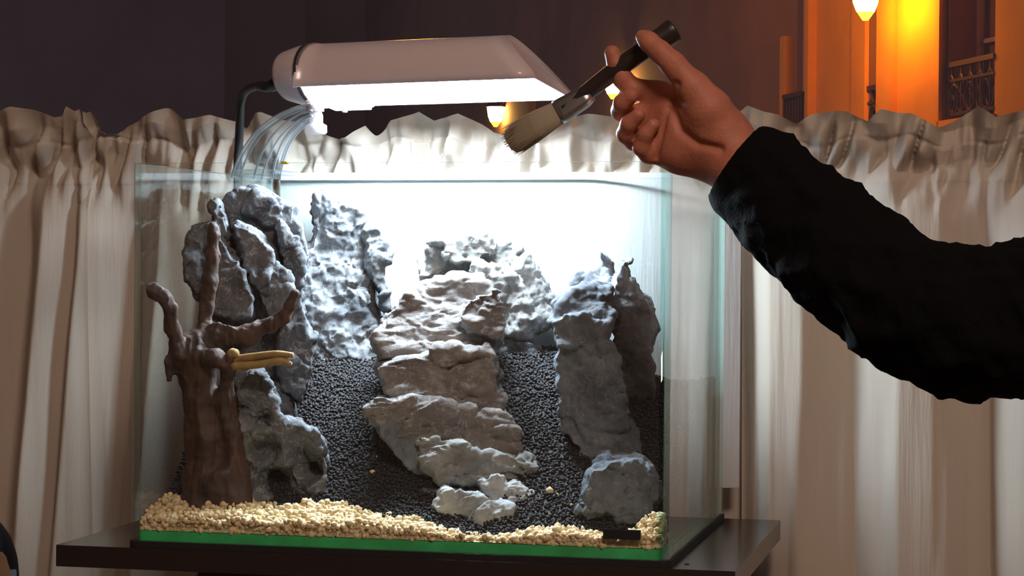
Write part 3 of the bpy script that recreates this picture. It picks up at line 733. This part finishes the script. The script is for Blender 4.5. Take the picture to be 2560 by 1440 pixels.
rock('flat_rock', 'flat rugged stone with a pale rim in the middle, below the layered rock', .105, [
    ([(1050,1108),(1090,1102),(1150,1112),(1240,1132),(1300,1140),(1340,1162),(1350,1188),(1310,1194),(1240,1190),(1150,1196),(1110,1188),(1080,1160),(1056,1135)], -.025, .02, .30, .005),
    ([(1115,1185),(1240,1185),(1230,1225),(1120,1230)], -.012, .02, .1, .005)], MT['rockpale'], seed=7, h=.0012, disp=.0042, an=(.7, 1.6, 1))
rock('front_rock', 'brightly lit craggy stone at the front centre by the sand', .062, [
    ([(1108,1222),(1150,1222),(1210,1250),(1270,1275),(1308,1292),(1292,1322),(1250,1334),(1195,1324),(1130,1302),(1104,1270)], -.02, .022, .45, .005)], MT['rocklit'], seed=8, h=.0011, disp=.0042)
rock('side_rock', 'brightly lit broken stone behind and right of the front centre stone', .085, [
    ([(1200,1208),(1240,1198),(1290,1204),(1330,1225),(1382,1248),(1335,1272),(1285,1284),(1230,1262)], -.02, .015, .4, .005)], MT['rocklit'], seed=9, h=.0011, disp=.0042)
rock('small_rock', 'small dark stone half buried left of the front centre stone', .075, [
    ([(1046,1256),(1062,1238),(1085,1236),(1108,1256),(1110,1275),(1050,1270)], -.008, .012, .3, .003)], MT['rock'], seed=10, h=.0009, disp=.0015)
rock('column_rock', 'tall dark grey rock column at the right with a crumpled pale top', .165, [
    ([(1386,805),(1410,790),(1450,785),(1500,788),(1530,795),(1538,900),(1536,965),(1560,1040),(1600,1100),(1632,1150),(1630,1190),(1470,1200),(1440,1115),(1398,1060),(1386,960),(1398,870)], -.045, .03, .05, .008),
    ([(1390,800),(1420,745),(1470,720),(1530,720),(1545,790),(1530,850),(1400,860)], -.045, .05, .75, .006),
  ], MT['rockdark'], seed=11, disp=.0022, dscale=26)
rock('spire_rock', 'pointed pale rock spires at the back right, with a dark flat right face', .258, [
    ([(1395,780),(1420,740),(1432,685),(1450,690),(1465,710),(1482,680),(1500,638),(1512,660),(1530,668),(1545,760),(1540,830),(1400,830)], -.05, .04, .75, .004),
    ([(1530,690),(1548,655),(1566,660),(1582,695),(1596,740),(1622,760),(1636,790),(1642,960),(1640,1000),(1530,1000),(1528,800)], -.045, .02, .02, .006)], MT['rockspire'], seed=12, disp=.0022, fac=.0017)
rock('boulder_rock', 'rounded dark boulder at the lower right beside the glass', .068, [
    ([(1462,1215),(1482,1168),(1520,1152),(1590,1146),(1620,1172),(1636,1240),(1636,1310),(1540,1310),(1500,1275),(1465,1245)], -.028, .03, .15, .014),
    ([(1455,1275),(1480,1245),(1530,1255),(1520,1290),(1470,1290)], -.03, .0, .2, .005)], MT['rockdark'], seed=13, h=.0013, disp=.003)
rock('hollow_rock', 'pitted grey rock with deep hollows at the front left beside the driftwood', .092, [
    ([(598,985),(618,945),(645,932),(668,950),(690,1000),(712,1045),(750,1062),(792,1078),(814,1110),(820,1150),(816,1260),(700,1290),(590,1290),(580,1180),(585,1080)], -.035, .03, .10, .014)],
    MT['rock'], seed=14, h=.0012, disp=.0022, dscale=30, dimples=[((692,1196), 34, .030), ((665,1120), 34, .014), ((745,1115), 30, .012), ((770,1160), 34, .012), ((660,1045), 20, .008), ((620,1170), 22, .006), ((730,1225), 30, .008)])
rock('chip_rock', 'small bluish grey chip behind the pitted left rock', .15, [
    ([(672,965),(700,952),(725,995),(730,1050),(715,1075),(690,1040)], -.01, .015, .1, .004)], MT['rock'], seed=15, h=.0011, disp=.0015)
# crumbs strewn on the soil
def crumb(px, py, y, r, m, label, sd):
    q = P(px, py, y); rng = np.random.RandomState(sd)
    v = ICO_V*r*(1+.3*(rng.rand(len(ICO_V), 1)*2-1))*np.array([1, .9, .8])+q
    o = npmesh('sand_crumb', v, ICO_F, m); tag(o, label, 'crumb', 'pale crumbs strewn on the black soil')
def soil_y(px, py):
    for y in np.arange(.03, .32, .001):
        q = P(px, py, y)
        if q[2] < soil_z(q[0], y)+.0012: return y
    return .31
for i, (px, py, r, lb) in enumerate(((932,1180,.0026,'pale crumb on the black soil between the left rock and the centre'), (941,1142,.0016,'tiny crumb on the soil just above the larger pale crumb left of centre'),
        (1392,1238,.0022,'tiny cream crumb right of the yellowish crumb'), (1374,1226,.0045,'yellowish crumb on the soil right of the front centre stones'),
        (1428,1262,.0018,'tiny crumb on bare soil between the front stones and the right boulder'))):
    crumb(px, py, soil_y(px, py), r, MT['sand'], lb, i)

# ---------------------------------------------------------------- sdf chains (driftwood, hand, sleeve)
def chain_sdf(pts, chains, k):
    """chains: list of lists of (pos, radius). smooth union inside a chain with k[0], between chains k[1]"""
    tot = None
    for ci, ch in enumerate(chains):
        f = None
        for (a, ra), (b, rb) in zip(ch, ch[1:]):
            a = np.asarray(a, np.float32); b = np.asarray(b, np.float32); ab = b-a; t = np.clip(((pts-a)@ab)/(ab@ab+1e-12), 0, 1)
            d = np.linalg.norm(pts-a-t[..., None]*ab, axis=-1)-(ra+(rb-ra)*t)
            f = d if f is None else smin(f, d, k[0])
        tot = f if tot is None else smin(tot, f, k[1])
    return tot
def chain_mesh(chains, h, k, noise=None, carve=(), pad=.012):
    A = np.array([p for c in chains for p, r in c]); R_ = max(r for c in chains for p, r in c)
    lo = A.min(0)-R_-pad; hi = A.max(0)+R_+pad; ax = [np.arange(lo[i], hi[i], h, dtype=np.float32) for i in range(3)]
    G = np.stack(np.meshgrid(*ax, indexing='ij'), -1); f = np.empty(G.shape[:3], np.float32)
    for i in range(G.shape[0]): f[i] = chain_sdf(G[i], chains, k)
    for ch, kk in carve:
        for i in range(G.shape[0]):
            c = chain_sdf(G[i], [ch], (kk, kk)); f[i] = -smin(-f[i], c, kk)
    v, fc = surface_nets(f, lo, h)
    if noise:
        nr = vnormals(v, fc); v = v+nr*noise(v)[:, None]
    return v, fc
def smooth_mesh(v, f, it=2):
    for _ in range(it):
        acc = np.zeros_like(v); c = np.zeros(len(v))
        for a, b in ((0, 1), (1, 2), (2, 3), (3, 0)):
            np.add.at(acc, f[:, a], v[f[:, b]]); np.add.at(acc, f[:, b], v[f[:, a]]); np.add.at(c, f[:, a], 1); np.add.at(c, f[:, b], 1)
        v = v*.4+.6*acc/c[:, None]
    return v
mpp = 1.78/FPX
def K(px, py, y, rpx): return (P(px, py, y), rpx*mpp*1.0)
dw = [
    [K(520,1285,.052,70), K(515,1200,.055,54), K(510,1100,.056,46), K(500,1000,.056,40), K(490,930,.055,42), K(492,890,.055,34)],
    [K(575,1260,.052,60), K(585,1180,.055,38), K(578,1080,.056,28), K(560,1000,.056,22), K(572,930,.050,17), K(582,895,.046,15)],
    [K(540,1215,.040,32), K(552,1190,.038,20)],
    [K(470,905,.052,26), K(445,868,.044,17), K(430,820,.036,14), K(424,772,.030,15), K(408,745,.025,15), K(385,728,.022,13), K(369,722,.020,11)],
    [K(500,890,.056,32), K(508,830,.066,18), K(514,770,.072,15), K(526,700,.076,15), K(534,640,.078,13), K(537,590,.078,11), K(535,566,.077,10)],
    [K(490,870,.058,36), K(550,840,.064,30), K(620,838,.070,26), K(670,815,.074,19), K(705,795,.077,13), K(727,765,.078,10), K(737,732,.078,7)],
    [K(480,900,.050,26), K(445,893,.044,18), K(425,905,.042,11), K(424,948,.042,4)],
    [K(455,895,.044,14), K(447,930,.044,5)],
    [K(490,890,.050,26), K(535,895,.042,20), K(556,915,.040,9)],
    [K(485,865,.056,22), K(466,848,.053,9), K(455,838,.052,3)],
]
def dwn(v): return (fbm(v*np.array([75, 75, 17]), 4, 61, True)-.25)*.0038+fbm(v*220, 2, 65)*.0006
v, fc = chain_mesh(dw, .0016, (.005, .007), dwn)
v = np.maximum(v, [-XI+.0005, GT+.002, .009])
d = thing('driftwood', 'dark brown branching driftwood root standing at the front left', 'driftwood', tuple(P(520, 1280, .052)))
npmesh('trunk', v, fc, MT['drift'], d)
def twig(pts, rs):
    bm = bmesh.new(); cp = catmull([P(*p) for p in pts], 5); tube(bm, cp, list(np.interp(np.linspace(0, 1, len(cp)), np.linspace(0, 1, len(rs)), rs)), 10); bmobj('twig', bm, MT['twig'], d, True, 'pale cut twig')
twig([(578,900,.046),(630,893,.044),(690,886,.042),(732,888,.041)], [.0038, .0036, .0034, .0022])
twig([(580,915,.044),(640,912,.041),(700,903,.039),(728,911,.038)], [.0036, .0034, .0033, .0020])
twig([(577,895,.046),(583,885,.044),(592,884,.042)], [.0045, .0052, .0035])

# ---------------------------------------------------------------- lamp
LY = .226
lp = thing('aquarium_lamp', 'white tubular aquarium lamp glowing above the tank', 'lamp', tuple(P(1090, 220, LY)))
A = P(800, 236, LY+.026); B = P(1392, 216, LY-.026)
ax = (B-A)/np.linalg.norm(B-A); up = np.array([0, 0, 1.]); up = up-ax*(up@ax); up /= np.linalg.norm(up); dep = np.cross(up, ax)
ra = math.radians(8.5); dep2 = dep*math.cos(ra)-up*math.sin(ra); up2 = up*math.cos(ra)+dep*math.sin(ra)    # opening turned a little towards the room
LEN = np.linalg.norm(B-A); HW, HH, ST = .043, .047, .0016
def LP(x, d_, h): return A+ax*x+dep2*d_+up2*h
TH_ = np.linspace(-.05, math.pi+.05, 29)
def prof(s=0): return [(-(HW-s)*math.cos(a), (HH-s)*max(-.02, math.sin(a)) ** .85 if math.sin(a) > 0 else (HH-s)*math.sin(a)) for a in TH_]
XT = LEN-.046
def xend(h): return XT+(LEN-XT)*(1-max(0, h)/HH)
NST = 10; v = []; f = []; npf = len(TH_)
for sft in (0, ST):
    for k in range(NST+1):
        for (dd, hh) in prof(sft):
            xe = xend(hh)-sft*1.5; v.append(LP(-.004+(xe+.004)*k/NST, dd, hh))
for L_ in (0, 1):
    o_ = L_*(NST+1)*npf
    for k in range(NST):
        for j in range(npf-1): f.append((o_+k*npf+j, o_+k*npf+j+1, o_+(k+1)*npf+j+1, o_+(k+1)*npf+j))
o1 = (NST+1)*npf
for k in range(NST):
    for j in (0, npf-1): f.append((k*npf+j, (k+1)*npf+j, o1+(k+1)*npf+j, o1+k*npf+j))
for k in (0, NST):
    for j in range(npf-1): f.append((k*npf+j, k*npf+j+1, o1+k*npf+j+1, o1+k*npf+j))
pydata('hood', v, f, MT['plastic'], lp, True)
# oblique end cap, slightly dished
pr = prof(ST*.8); v = [LP(xend(hh)-.0025, dd, hh) for dd, hh in pr]; c = LP(xend(HH*.45)-.006, 0, HH*.45); v.append(c)
f = [(j, j+1, len(pr)) for j in range(len(pr)-1)]+[(len(pr)-1, 0, len(pr))]
pydata('end_cap', v, f, MT['plastic'], lp, True)
# rear socket housing
v = []; f = []; n = 28
sec = [(-.0015, 1.0), (-.010, .97), (-.020, .90), (-.0315, .80), (-.0352, .76), (-.0362, .66)]
for x, sc_ in sec:
    for k in range(n):
        a = 2*math.pi*k/n; v.append(LP(x, -(HW-.001)*sc_*math.cos(a)*.97, .018+(.030*sc_)*math.sin(a)*(1 if math.sin(a) > 0 else 1.0)))
for i in range(len(sec)-1):
    for k in range(n): f.append((i*n+k, i*n+(k+1) % n, (i+1)*n+(k+1) % n, (i+1)*n+k))
f.append(tuple(range(n))); f.append(tuple(range((len(sec)-1)*n, len(sec)*n)))
hs = pydata('socket_housing', v, f, MT['plastic'], lp, True)
v = []; f = []
for x in (-.0052, -.0022):
    for k in range(n):
        a = 2*math.pi*k/n; v.append(LP(x, -(HW+.0002)*math.cos(a), .018+.0306*math.sin(a)))
for k in range(n): f.append((k, (k+1) % n, n+(k+1) % n, n+k))
pydata('seam_ring', v, f, MT['seam'], lp, True)
# socket block under the hood's left end, tubes
bm = bmesh.new(); cs = [LP(x, d_, h) for x in (.010, .054) for d_ in (-.026, .012) for h in (-.014, .006)]
vs = [bm.verts.new(c) for c in cs]
for q in ((0,1,3,2),(4,6,7,5),(0,4,5,1),(2,3,7,6),(0,2,6,4),(1,5,7,3)): bm.faces.new([vs[i] for i in q])
bmesh.ops.bevel(bm, geom=bm.edges[:], offset=.003, segments=2, affect='EDGES')
bmobj('socket_block', bm, MT['opal'], lp)
bm = bmesh.new(); tube(bm, [LP(.034, -.01, -.0145), LP(.034, -.01, -.020)], .0025, 10); bmobj('screw', bm, MT['plastic'], lp)
for dd in (-.019, .019):
    bm = bmesh.new(); tube(bm, [LP(.014, dd, .006), LP(.018, dd, .006), LP(XT-.002, dd, .006), LP(XT+.006, dd, .006)], [.006, .0095, .0095, .006], 16)
    bmobj('fluorescent_tube', bm, MT['tube'], lp, True)
# clamp collar, knob, clear arm, foot
c0 = P(792, 262, LY)
bm = bmesh.new(); tube(bm, [P(786, 250, LY), P(788, 280, LY)], [.0085, .0085], 18); bmobj('collar', bm, MT['plastic'], lp, True)
bm = bmesh.new(); tube(bm, [P(789, 281, LY), P(791, 290, LY), P(791, 308, LY), P(791, 314, LY), P(791, 330, LY), P(791, 335, LY)], [.0055, .0062, .0062, .0098, .0100, .0088], 20); bmobj('knob', bm, MT['opal'], lp, True)
OUT = catmull([(788,262),(745,272),(700,292),(655,325),(620,370),(600,410),(588,445)], 5); INN = catmull([(790,292),(770,300),(740,325),(715,360),(700,400),(693,430),(690,448)], 5)
def arm_y(t): return LY+(.292-LY)*t
bm = bmesh.new(); n = len(OUT); ring = []
HTW = .011
for i in range(n):
    y = arm_y(i/(n-1)); ring.append([bm.verts.new(P(*OUT[i], y)+np.array([0, -HTW, 0])), bm.verts.new(P(*OUT[i], y)+np.array([0, HTW, 0])), bm.verts.new(P(*INN[i], y)+np.array([0, HTW, 0])), bm.verts.new(P(*INN[i], y)+np.array([0, -HTW, 0]))])
fe = []
for a, b in zip(ring, ring[1:]):
    for k in range(4):
        ff = bm.faces.new((a[k], a[(k+1) % 4], b[(k+1) % 4], b[k])); ff.material_index = 0
arm = bmobj('clear_arm', bm, MT['acrylic'], lp, True, 'clear curved acrylic arm')
for t_ in (0., .55, 1.):
    for sg in (-1, 1):
        bm = bmesh.new(); pts = [P(*(np.array(OUT[i])*(1-t_)+np.array(INN[i])*t_), arm_y(i/(n-1)))+np.array([0, sg*HTW, 0]) for i in range(n)]
        tube(bm, pts, .0011, 6); bmobj('arm_rib', bm, MT['acryledge'], arm, True)
xr0 = -TW-.004
boxobj('foot_clamp', (-TW-.004, .255, TH-.034), (-TW-.0006, .322, TH+.002), MT['acrylic'], lp, bevel=.001, label='clear clamp over the glass rim')
boxobj('foot_clamp', (-TW+GT+.0006, .255, TH-.030), (-TW+GT+.006, .322, TH+.002), MT['acrylic'], lp, bevel=.001, label='clear clamp over the glass rim')
boxobj('foot_bridge', (-TW-.004, .255, TH+.0021), (-TW+.036, .322, TH+.006), MT['acrylic'], lp, bevel=.001)
# cable
cb = catmull([LP(-.034, .0, .016), P(672, 216, .252), P(645, 214, .27), P(616, 226, .295), P(603, 252, .31), P(600, 300, .325), P(597, 360, .340), P(594, 420, .344), P(596, 520, .345), P(600, 800, .346), P(600, 1290, .346)], 6)
bm = bmesh.new(); tube(bm, cb, [.0060]*6+[.0052]*6+[.0042]*(len(cb)-12), 12); bmobj('cable', bm, MT['black'], lp, True, 'black power cable')

# ---------------------------------------------------------------- person: arm and hand
pe = thing('person', 'person in a black long-sleeved top reaching in from the right holding a brush', 'person', tuple(P(2600, 800, -.2)))
HY = -.022; cm = .01
HZ = (P(1700, 300, HY)-CAM)@CF; hpx = HZ/FPX
def H(px, py, d_, rpx): return (P(px, py, HY+d_*cm), rpx*hpx)
palm = [
    [H(2060,600,-6.0,92), H(1930,490,-3.2,84), H(1845,410,-.6,78), H(1790,355,0,74), H(1745,318,.2,66)],
    [H(1800,340,.2,70), H(1700,270,.9,50), H(1640,235,1.5,34)],
    [H(1790,365,.2,62), H(1700,330,.8,52), H(1622,292,1.4,32)],
    [H(1780,385,.2,50), H(1700,370,.4,44), H(1630,345,1.0,30)],
    [H(1770,395,.1,40), H(1700,388,-.1,34), H(1650,378,.2,28)],
]
thumb = [H(1815,345,-1.0,56), H(1770,275,-1.5,56), H(1735,222,-1.7,40), H(1682,160,-1.9,29), H(1650,130,-1.8,26), H(1622,104,-1.4,23), H(1606,92,-1.1,18)]
index = [H(1660,235,1.4,32), H(1580,222,1.3,27), H(1556,196,1.0,25), H(1540,160,.8,22), H(1530,132,.7,20)]
middle = [H(1635,285,1.5,32), H(1578,290,.9,27), H(1553,278,.0,25), H(1556,258,-.9,22), H(1578,240,-1.3,19)]
ring_ = [H(1635,340,1.2,30), H(1585,350,.4,26), H(1566,335,-.5,24), H(1572,310,-1.2,21), H(1596,288,-1.5,18)]
pinky = [H(1665,385,.3,27), H(1622,385,-.3,24), H(1604,368,-.9,22), H(1614,335,-1.4,19), H(1634,312,-1.5,17)]
# build: palm union first (soft), then every finger hard enough to keep its own outline
def hand_sdf(G):
    f = chain_sdf(G, palm, (.008, .014))
    f = smin(f, chain_sdf(G, [thumb], (.005, .005)), .008)
    for fg in (index, middle, ring_, pinky): f = smin(f, chain_sdf(G, [fg], (.003, .003)), .0022)
    return f
allc = palm+[thumb, index, middle, ring_, pinky]
Ap = np.array([p for c in allc for p, r in c]); lo = Ap.min(0)-.036; hi = Ap.max(0)+.036; hh = .0014
axs = [np.arange(lo[i], hi[i], hh, dtype=np.float32) for i in range(3)]; G = np.stack(np.meshgrid(*axs, indexing='ij'), -1); f = np.empty(G.shape[:3], np.float32)
crease = [([H(1690,212,-1.9,4), H(1678,265,-1.6,5), H(1700,325,-2.0,5), H(1745,360,-2.0,5), H(1800,372,-2.2,4)]), ([H(1640,395,-1.2,4), H(1655,330,-.9,4), H(1668,270,-.6,4)])]
for i in range(G.shape[0]):
    q = hand_sdf(G[i])
    f[i] = q
del G
v, fc = surface_nets(f, lo, hh); v = smooth_mesh(v, fc, 2); nr = vnormals(v, fc)
# shallow palm creases and knuckle folds pressed into the surface
def crease_push(v, pts, w, dep):
    d = np.full(len(v), 9.)
    pts = [p for p, r in pts]
    for a, b in zip(pts, pts[1:]):
        # distance measured across the view so that the fold follows the skin whatever its depth
        va, vb = (a-CAM)/((a-CAM)@CF), (b-CAM)/((b-CAM)@CF); q = (v-CAM)/((v-CAM)@CF)[:, None]; ab = vb-va
        t = np.clip(((q-va)@ab)/(ab@ab), 0, 1); d = np.minimum(d, np.linalg.norm(q-va-t[:, None]*ab, axis=1)*1.65)
    facing = np.clip(-(nr@CF), 0, 1)
    return dep*np.exp(-(d/w)**2)*facing
push = crease_push(v, crease[0], .0032, .0042)+crease_push(v, crease[1], .0022, .0025)
v = v-nr*push[:, None]
npmesh('body', v, fc, MT['skin'], pe)
def nail(tip, prev, side, w, l):
    t = tip-prev; t /= np.linalg.norm(t); o_ = side-t*(side@t); o_ /= np.linalg.norm(o_); b = np.cross(t, o_); vs = []; fs_ = []
    for i in range(7):
        for j in range(7):
            a = (j/6-.5)*1.5; x = (i/6-.5)*l; ww = w*(1-.25*(2*i/6-1)**4); vs.append(tip+t*x+b*math.sin(a)*ww+o_*(math.cos(a)*w*.9))
    for i in range(6):
        for j in range(6): fs_.append((i*7+j, i*7+j+1, i*7+j+8, i*7+j+7))
    pydata('fingernail', vs, fs_, MT['nail'], pe, True)
toL = -CR*.8-CF*.5+CU*.2
for fg in (middle, ring_, pinky): nail(fg[-1][0]*.75+fg[-2][0]*.25, fg[-2][0], -CR*.55-CF*.55+CU*.35, fg[-1][1]*1.02, .009)
# sleeve
slv = [[H(1838,400,-.9,106), H(1900,455,-2.2,112), H(2000,540,-5,120), H(2110,635,-7.5,128), H(2230,735,-10,132), H(2340,795,-12,140), H(2440,812,-13.5,146), H(2600,795,-14.5,150), H(2900,700,-17,170), H(3150,560,-19,190)]]
def sln(v):
    u = (v-CAM)@CR; z = v[:, 2]
    return fbm(np.stack([u*40+z*25, u*12-z*30, v[:, 1]*22], 1), 3, 71, True)*.0062+fbm(v*60, 2, 72)*.0012
cut_a = P(1838, 400, HY-.009); cdir = (slv[0][1][0]-slv[0][0][0]); cdir = cdir/np.linalg.norm(cdir)
A_ = np.array([p for c in slv for p, r in c]); lo = A_.min(0)-.075; hi = A_.max(0)+.075; hs_ = .0034
axs = [np.arange(lo[i], hi[i], hs_, dtype=np.float32) for i in range(3)]; G = np.stack(np.meshgrid(*axs, indexing='ij'), -1); f = np.empty(G.shape[:3], np.float32)
cn = np.array(P(1900, 455, HY)-P(1836, 408, HY)); cn = cn/np.linalg.norm(cn); c0 = P(1838, 408, HY-.01)
for i in range(G.shape[0]):
    q = chain_sdf(G[i], slv, (.02, .02)); pl = -((G[i]-c0)@cn)
    inner = chain_sdf(G[i], [[(c0-cn*.03, .0255), (c0+cn*.02, .0255)]], (.01, .01))
    f[i] = np.maximum(np.maximum(q, pl), -np.maximum(inner, (G[i]-c0)@cn-.012))
del G
v, fc = surface_nets(f, lo, hs_); v = smooth_mesh(v, fc, 1); nr = vnormals(v, fc)
dist = np.clip(((v-c0)@cn)/.03, 0, 1); v = v+nr*(sln(v)*dist)[:, None]
npmesh('sleeve', v, fc, MT['sweater'], pe, label='black sleeve')

# ---------------------------------------------------------------- brush
br = thing('paint_brush', 'flat paint brush with cream bristles and dark handle held in the hand', 'brush', tuple(P(1400, 280, -.012)))
BY = -.012
p0, p1 = P(1395, 282, BY), P(1280, 352, BY)      # ferrule end, bristle tip
bd = (p1-p0)/np.linalg.norm(p1-p0); view = (p0-CAM)/np.linalg.norm(p0-CAM)
wd = np.cross(bd, view); wd /= np.linalg.norm(wd); nd = np.cross(bd, wd)
wd2 = wd*math.cos(.35)+nd*math.sin(.35); nd2 = np.cross(bd, wd2)
def slab(name, m, secs, smooth=True, label=None, n=40, rough=0):
    v = []; f = []
    for (L_, w_, t_) in secs:
        for k in range(n):
            a = 2*math.pi*k/n; c, s_ = math.cos(a), math.sin(a)
            x = w_*np.sign(c)*abs(c)**.55; y = t_*np.sign(s_)*abs(s_)**.8; j = rough*(random.random()-.5)
            v.append(p0+bd*(L_+j*2)+wd2*(x+j)+nd2*(y+j*.6))
    for i in range(len(secs)-1):
        for k in range(n): f.append((i*n+k, i*n+(k+1) % n, (i+1)*n+(k+1) % n, (i+1)*n+k))
    f.append(tuple(range(n))[::-1]); f.append(tuple(range((len(secs)-1)*n, len(secs)*n)))
    return pydata(name, v, f, m, br, smooth, label)
slab('ferrule', MT['metal'], [(-.030, .0065, .0055), (-.024, .0085, .006), (-.004, .0098, .006), (.0, .0098, .006)])
slab('bristles', MT['bristle'], [(-.001, .0092, .0055), (.012, .0105, .0070), (.026, .0118, .0075), (.036, .0116, .0066), (.043, .0100, .0046), (.0465, .0068, .0028)], rough=.0009)
# single bristle tufts standing out of the head
bm = bmesh.new()
for k in range(150):
    a = random.uniform(-1, 1); b = random.uniform(-1, 1); sg = 1
    st = p0+bd*.02+wd2*a*.0106+nd2*b*.0062; en = p0+bd*(.0475-.006*a*a+random.uniform(-.003, .0025))+wd2*a*.0122+nd2*b*.0072
    tube(bm, [st, en], [.00035, .00018], 4)
o = bmobj('bristle_tips', bm, MT['bristle'], br); o['kind'] = 'stuff'
hp = [P(1410, 273, BY), P(1450, 243, BY), P(1500, 205, BY-.001), P(1560, 160, BY-.002), P(1620, 118, BY-.001), P(1672, 84, BY+.002), P(1690, 72, BY+.003)]
hc = catmull(hp, 6); rr = np.interp(np.linspace(0, 1, len(hc)), [0, .1, .35, .6, .85, .97, 1], [.0062, .0058, .0070, .0078, .0098, .0095, .006])
bm = bmesh.new(); tube(bm, hc, list(rr), 16); bmobj('handle', bm, MT['handle'], br, True)

# ---------------------------------------------------------------- bag at the lower left
q = P(-30, 1400, .16)
bag = thing('patterned_bag', 'dark blue bag with a tan and blue printed panel in the lower left corner', 'bag', (q[0], .16, ZF))
BAGY, BAGT = .16, .022
def bagx(py): return P(np.interp(py, [1285, 1300, 1340, 1380, 1400, 1450, 2600], [-12, 4, 22, 36, 40, 44, 60]), py, BAGY+.006)[0]
bm = bmesh.new(); rows = []
for py in list(np.linspace(1286, 1450, 16))+list(np.linspace(1500, 3450, 14)):
    xl = P(-330, py, BAGY)[0]; xr = bagx(py); z = max(P(-150, py, BAGY)[2], ZF+.001); cx = (xl+xr)/2; hw = (xr-xl)/2; tt = BAGT*min(1, .15+(py-1285)/60); row = []
    for k in range(32):
        a = 2*math.pi*k/32; c, s_ = math.cos(a), math.sin(a)
        row.append(bm.verts.new((cx+hw*np.sign(c)*abs(c)**.4, BAGY+tt*np.sign(s_)*abs(s_)**.4, z)))
    rows.append(row)
for a, b in zip(rows, rows[1:]):
    for k in range(32): bm.faces.new((a[k], a[(k+1) % 32], b[(k+1) % 32], b[k]))
bm.faces.new(rows[0]); bm.faces.new(rows[-1][::-1]); bmobj('shell', bm, MT['navy'], bag, True)
yf = BAGY-BAGT-.0006
def patch(name, pts, m):
    vs = [P(px, py, yf) for px, py in pts]; n = len(vs); vs += [p+np.array([0, .0012, 0]) for p in vs]
    pydata(name, vs, [tuple(range(n)), tuple(range(2*n-1, n-1, -1))]+[(k, k+n, (k+1) % n+n, (k+1) % n) for k in range(n)], m, bag)
patch('printed_panel', [(-90, 1380), (4, 1380), (14, 1392), (20, 1412), (26, 1430), (20, 1500), (-90, 1500)], MT['tan'])
patch('blue_band', [(26, 1424), (40, 1424), (42, 1500), (22, 1500)], MT['blue'])
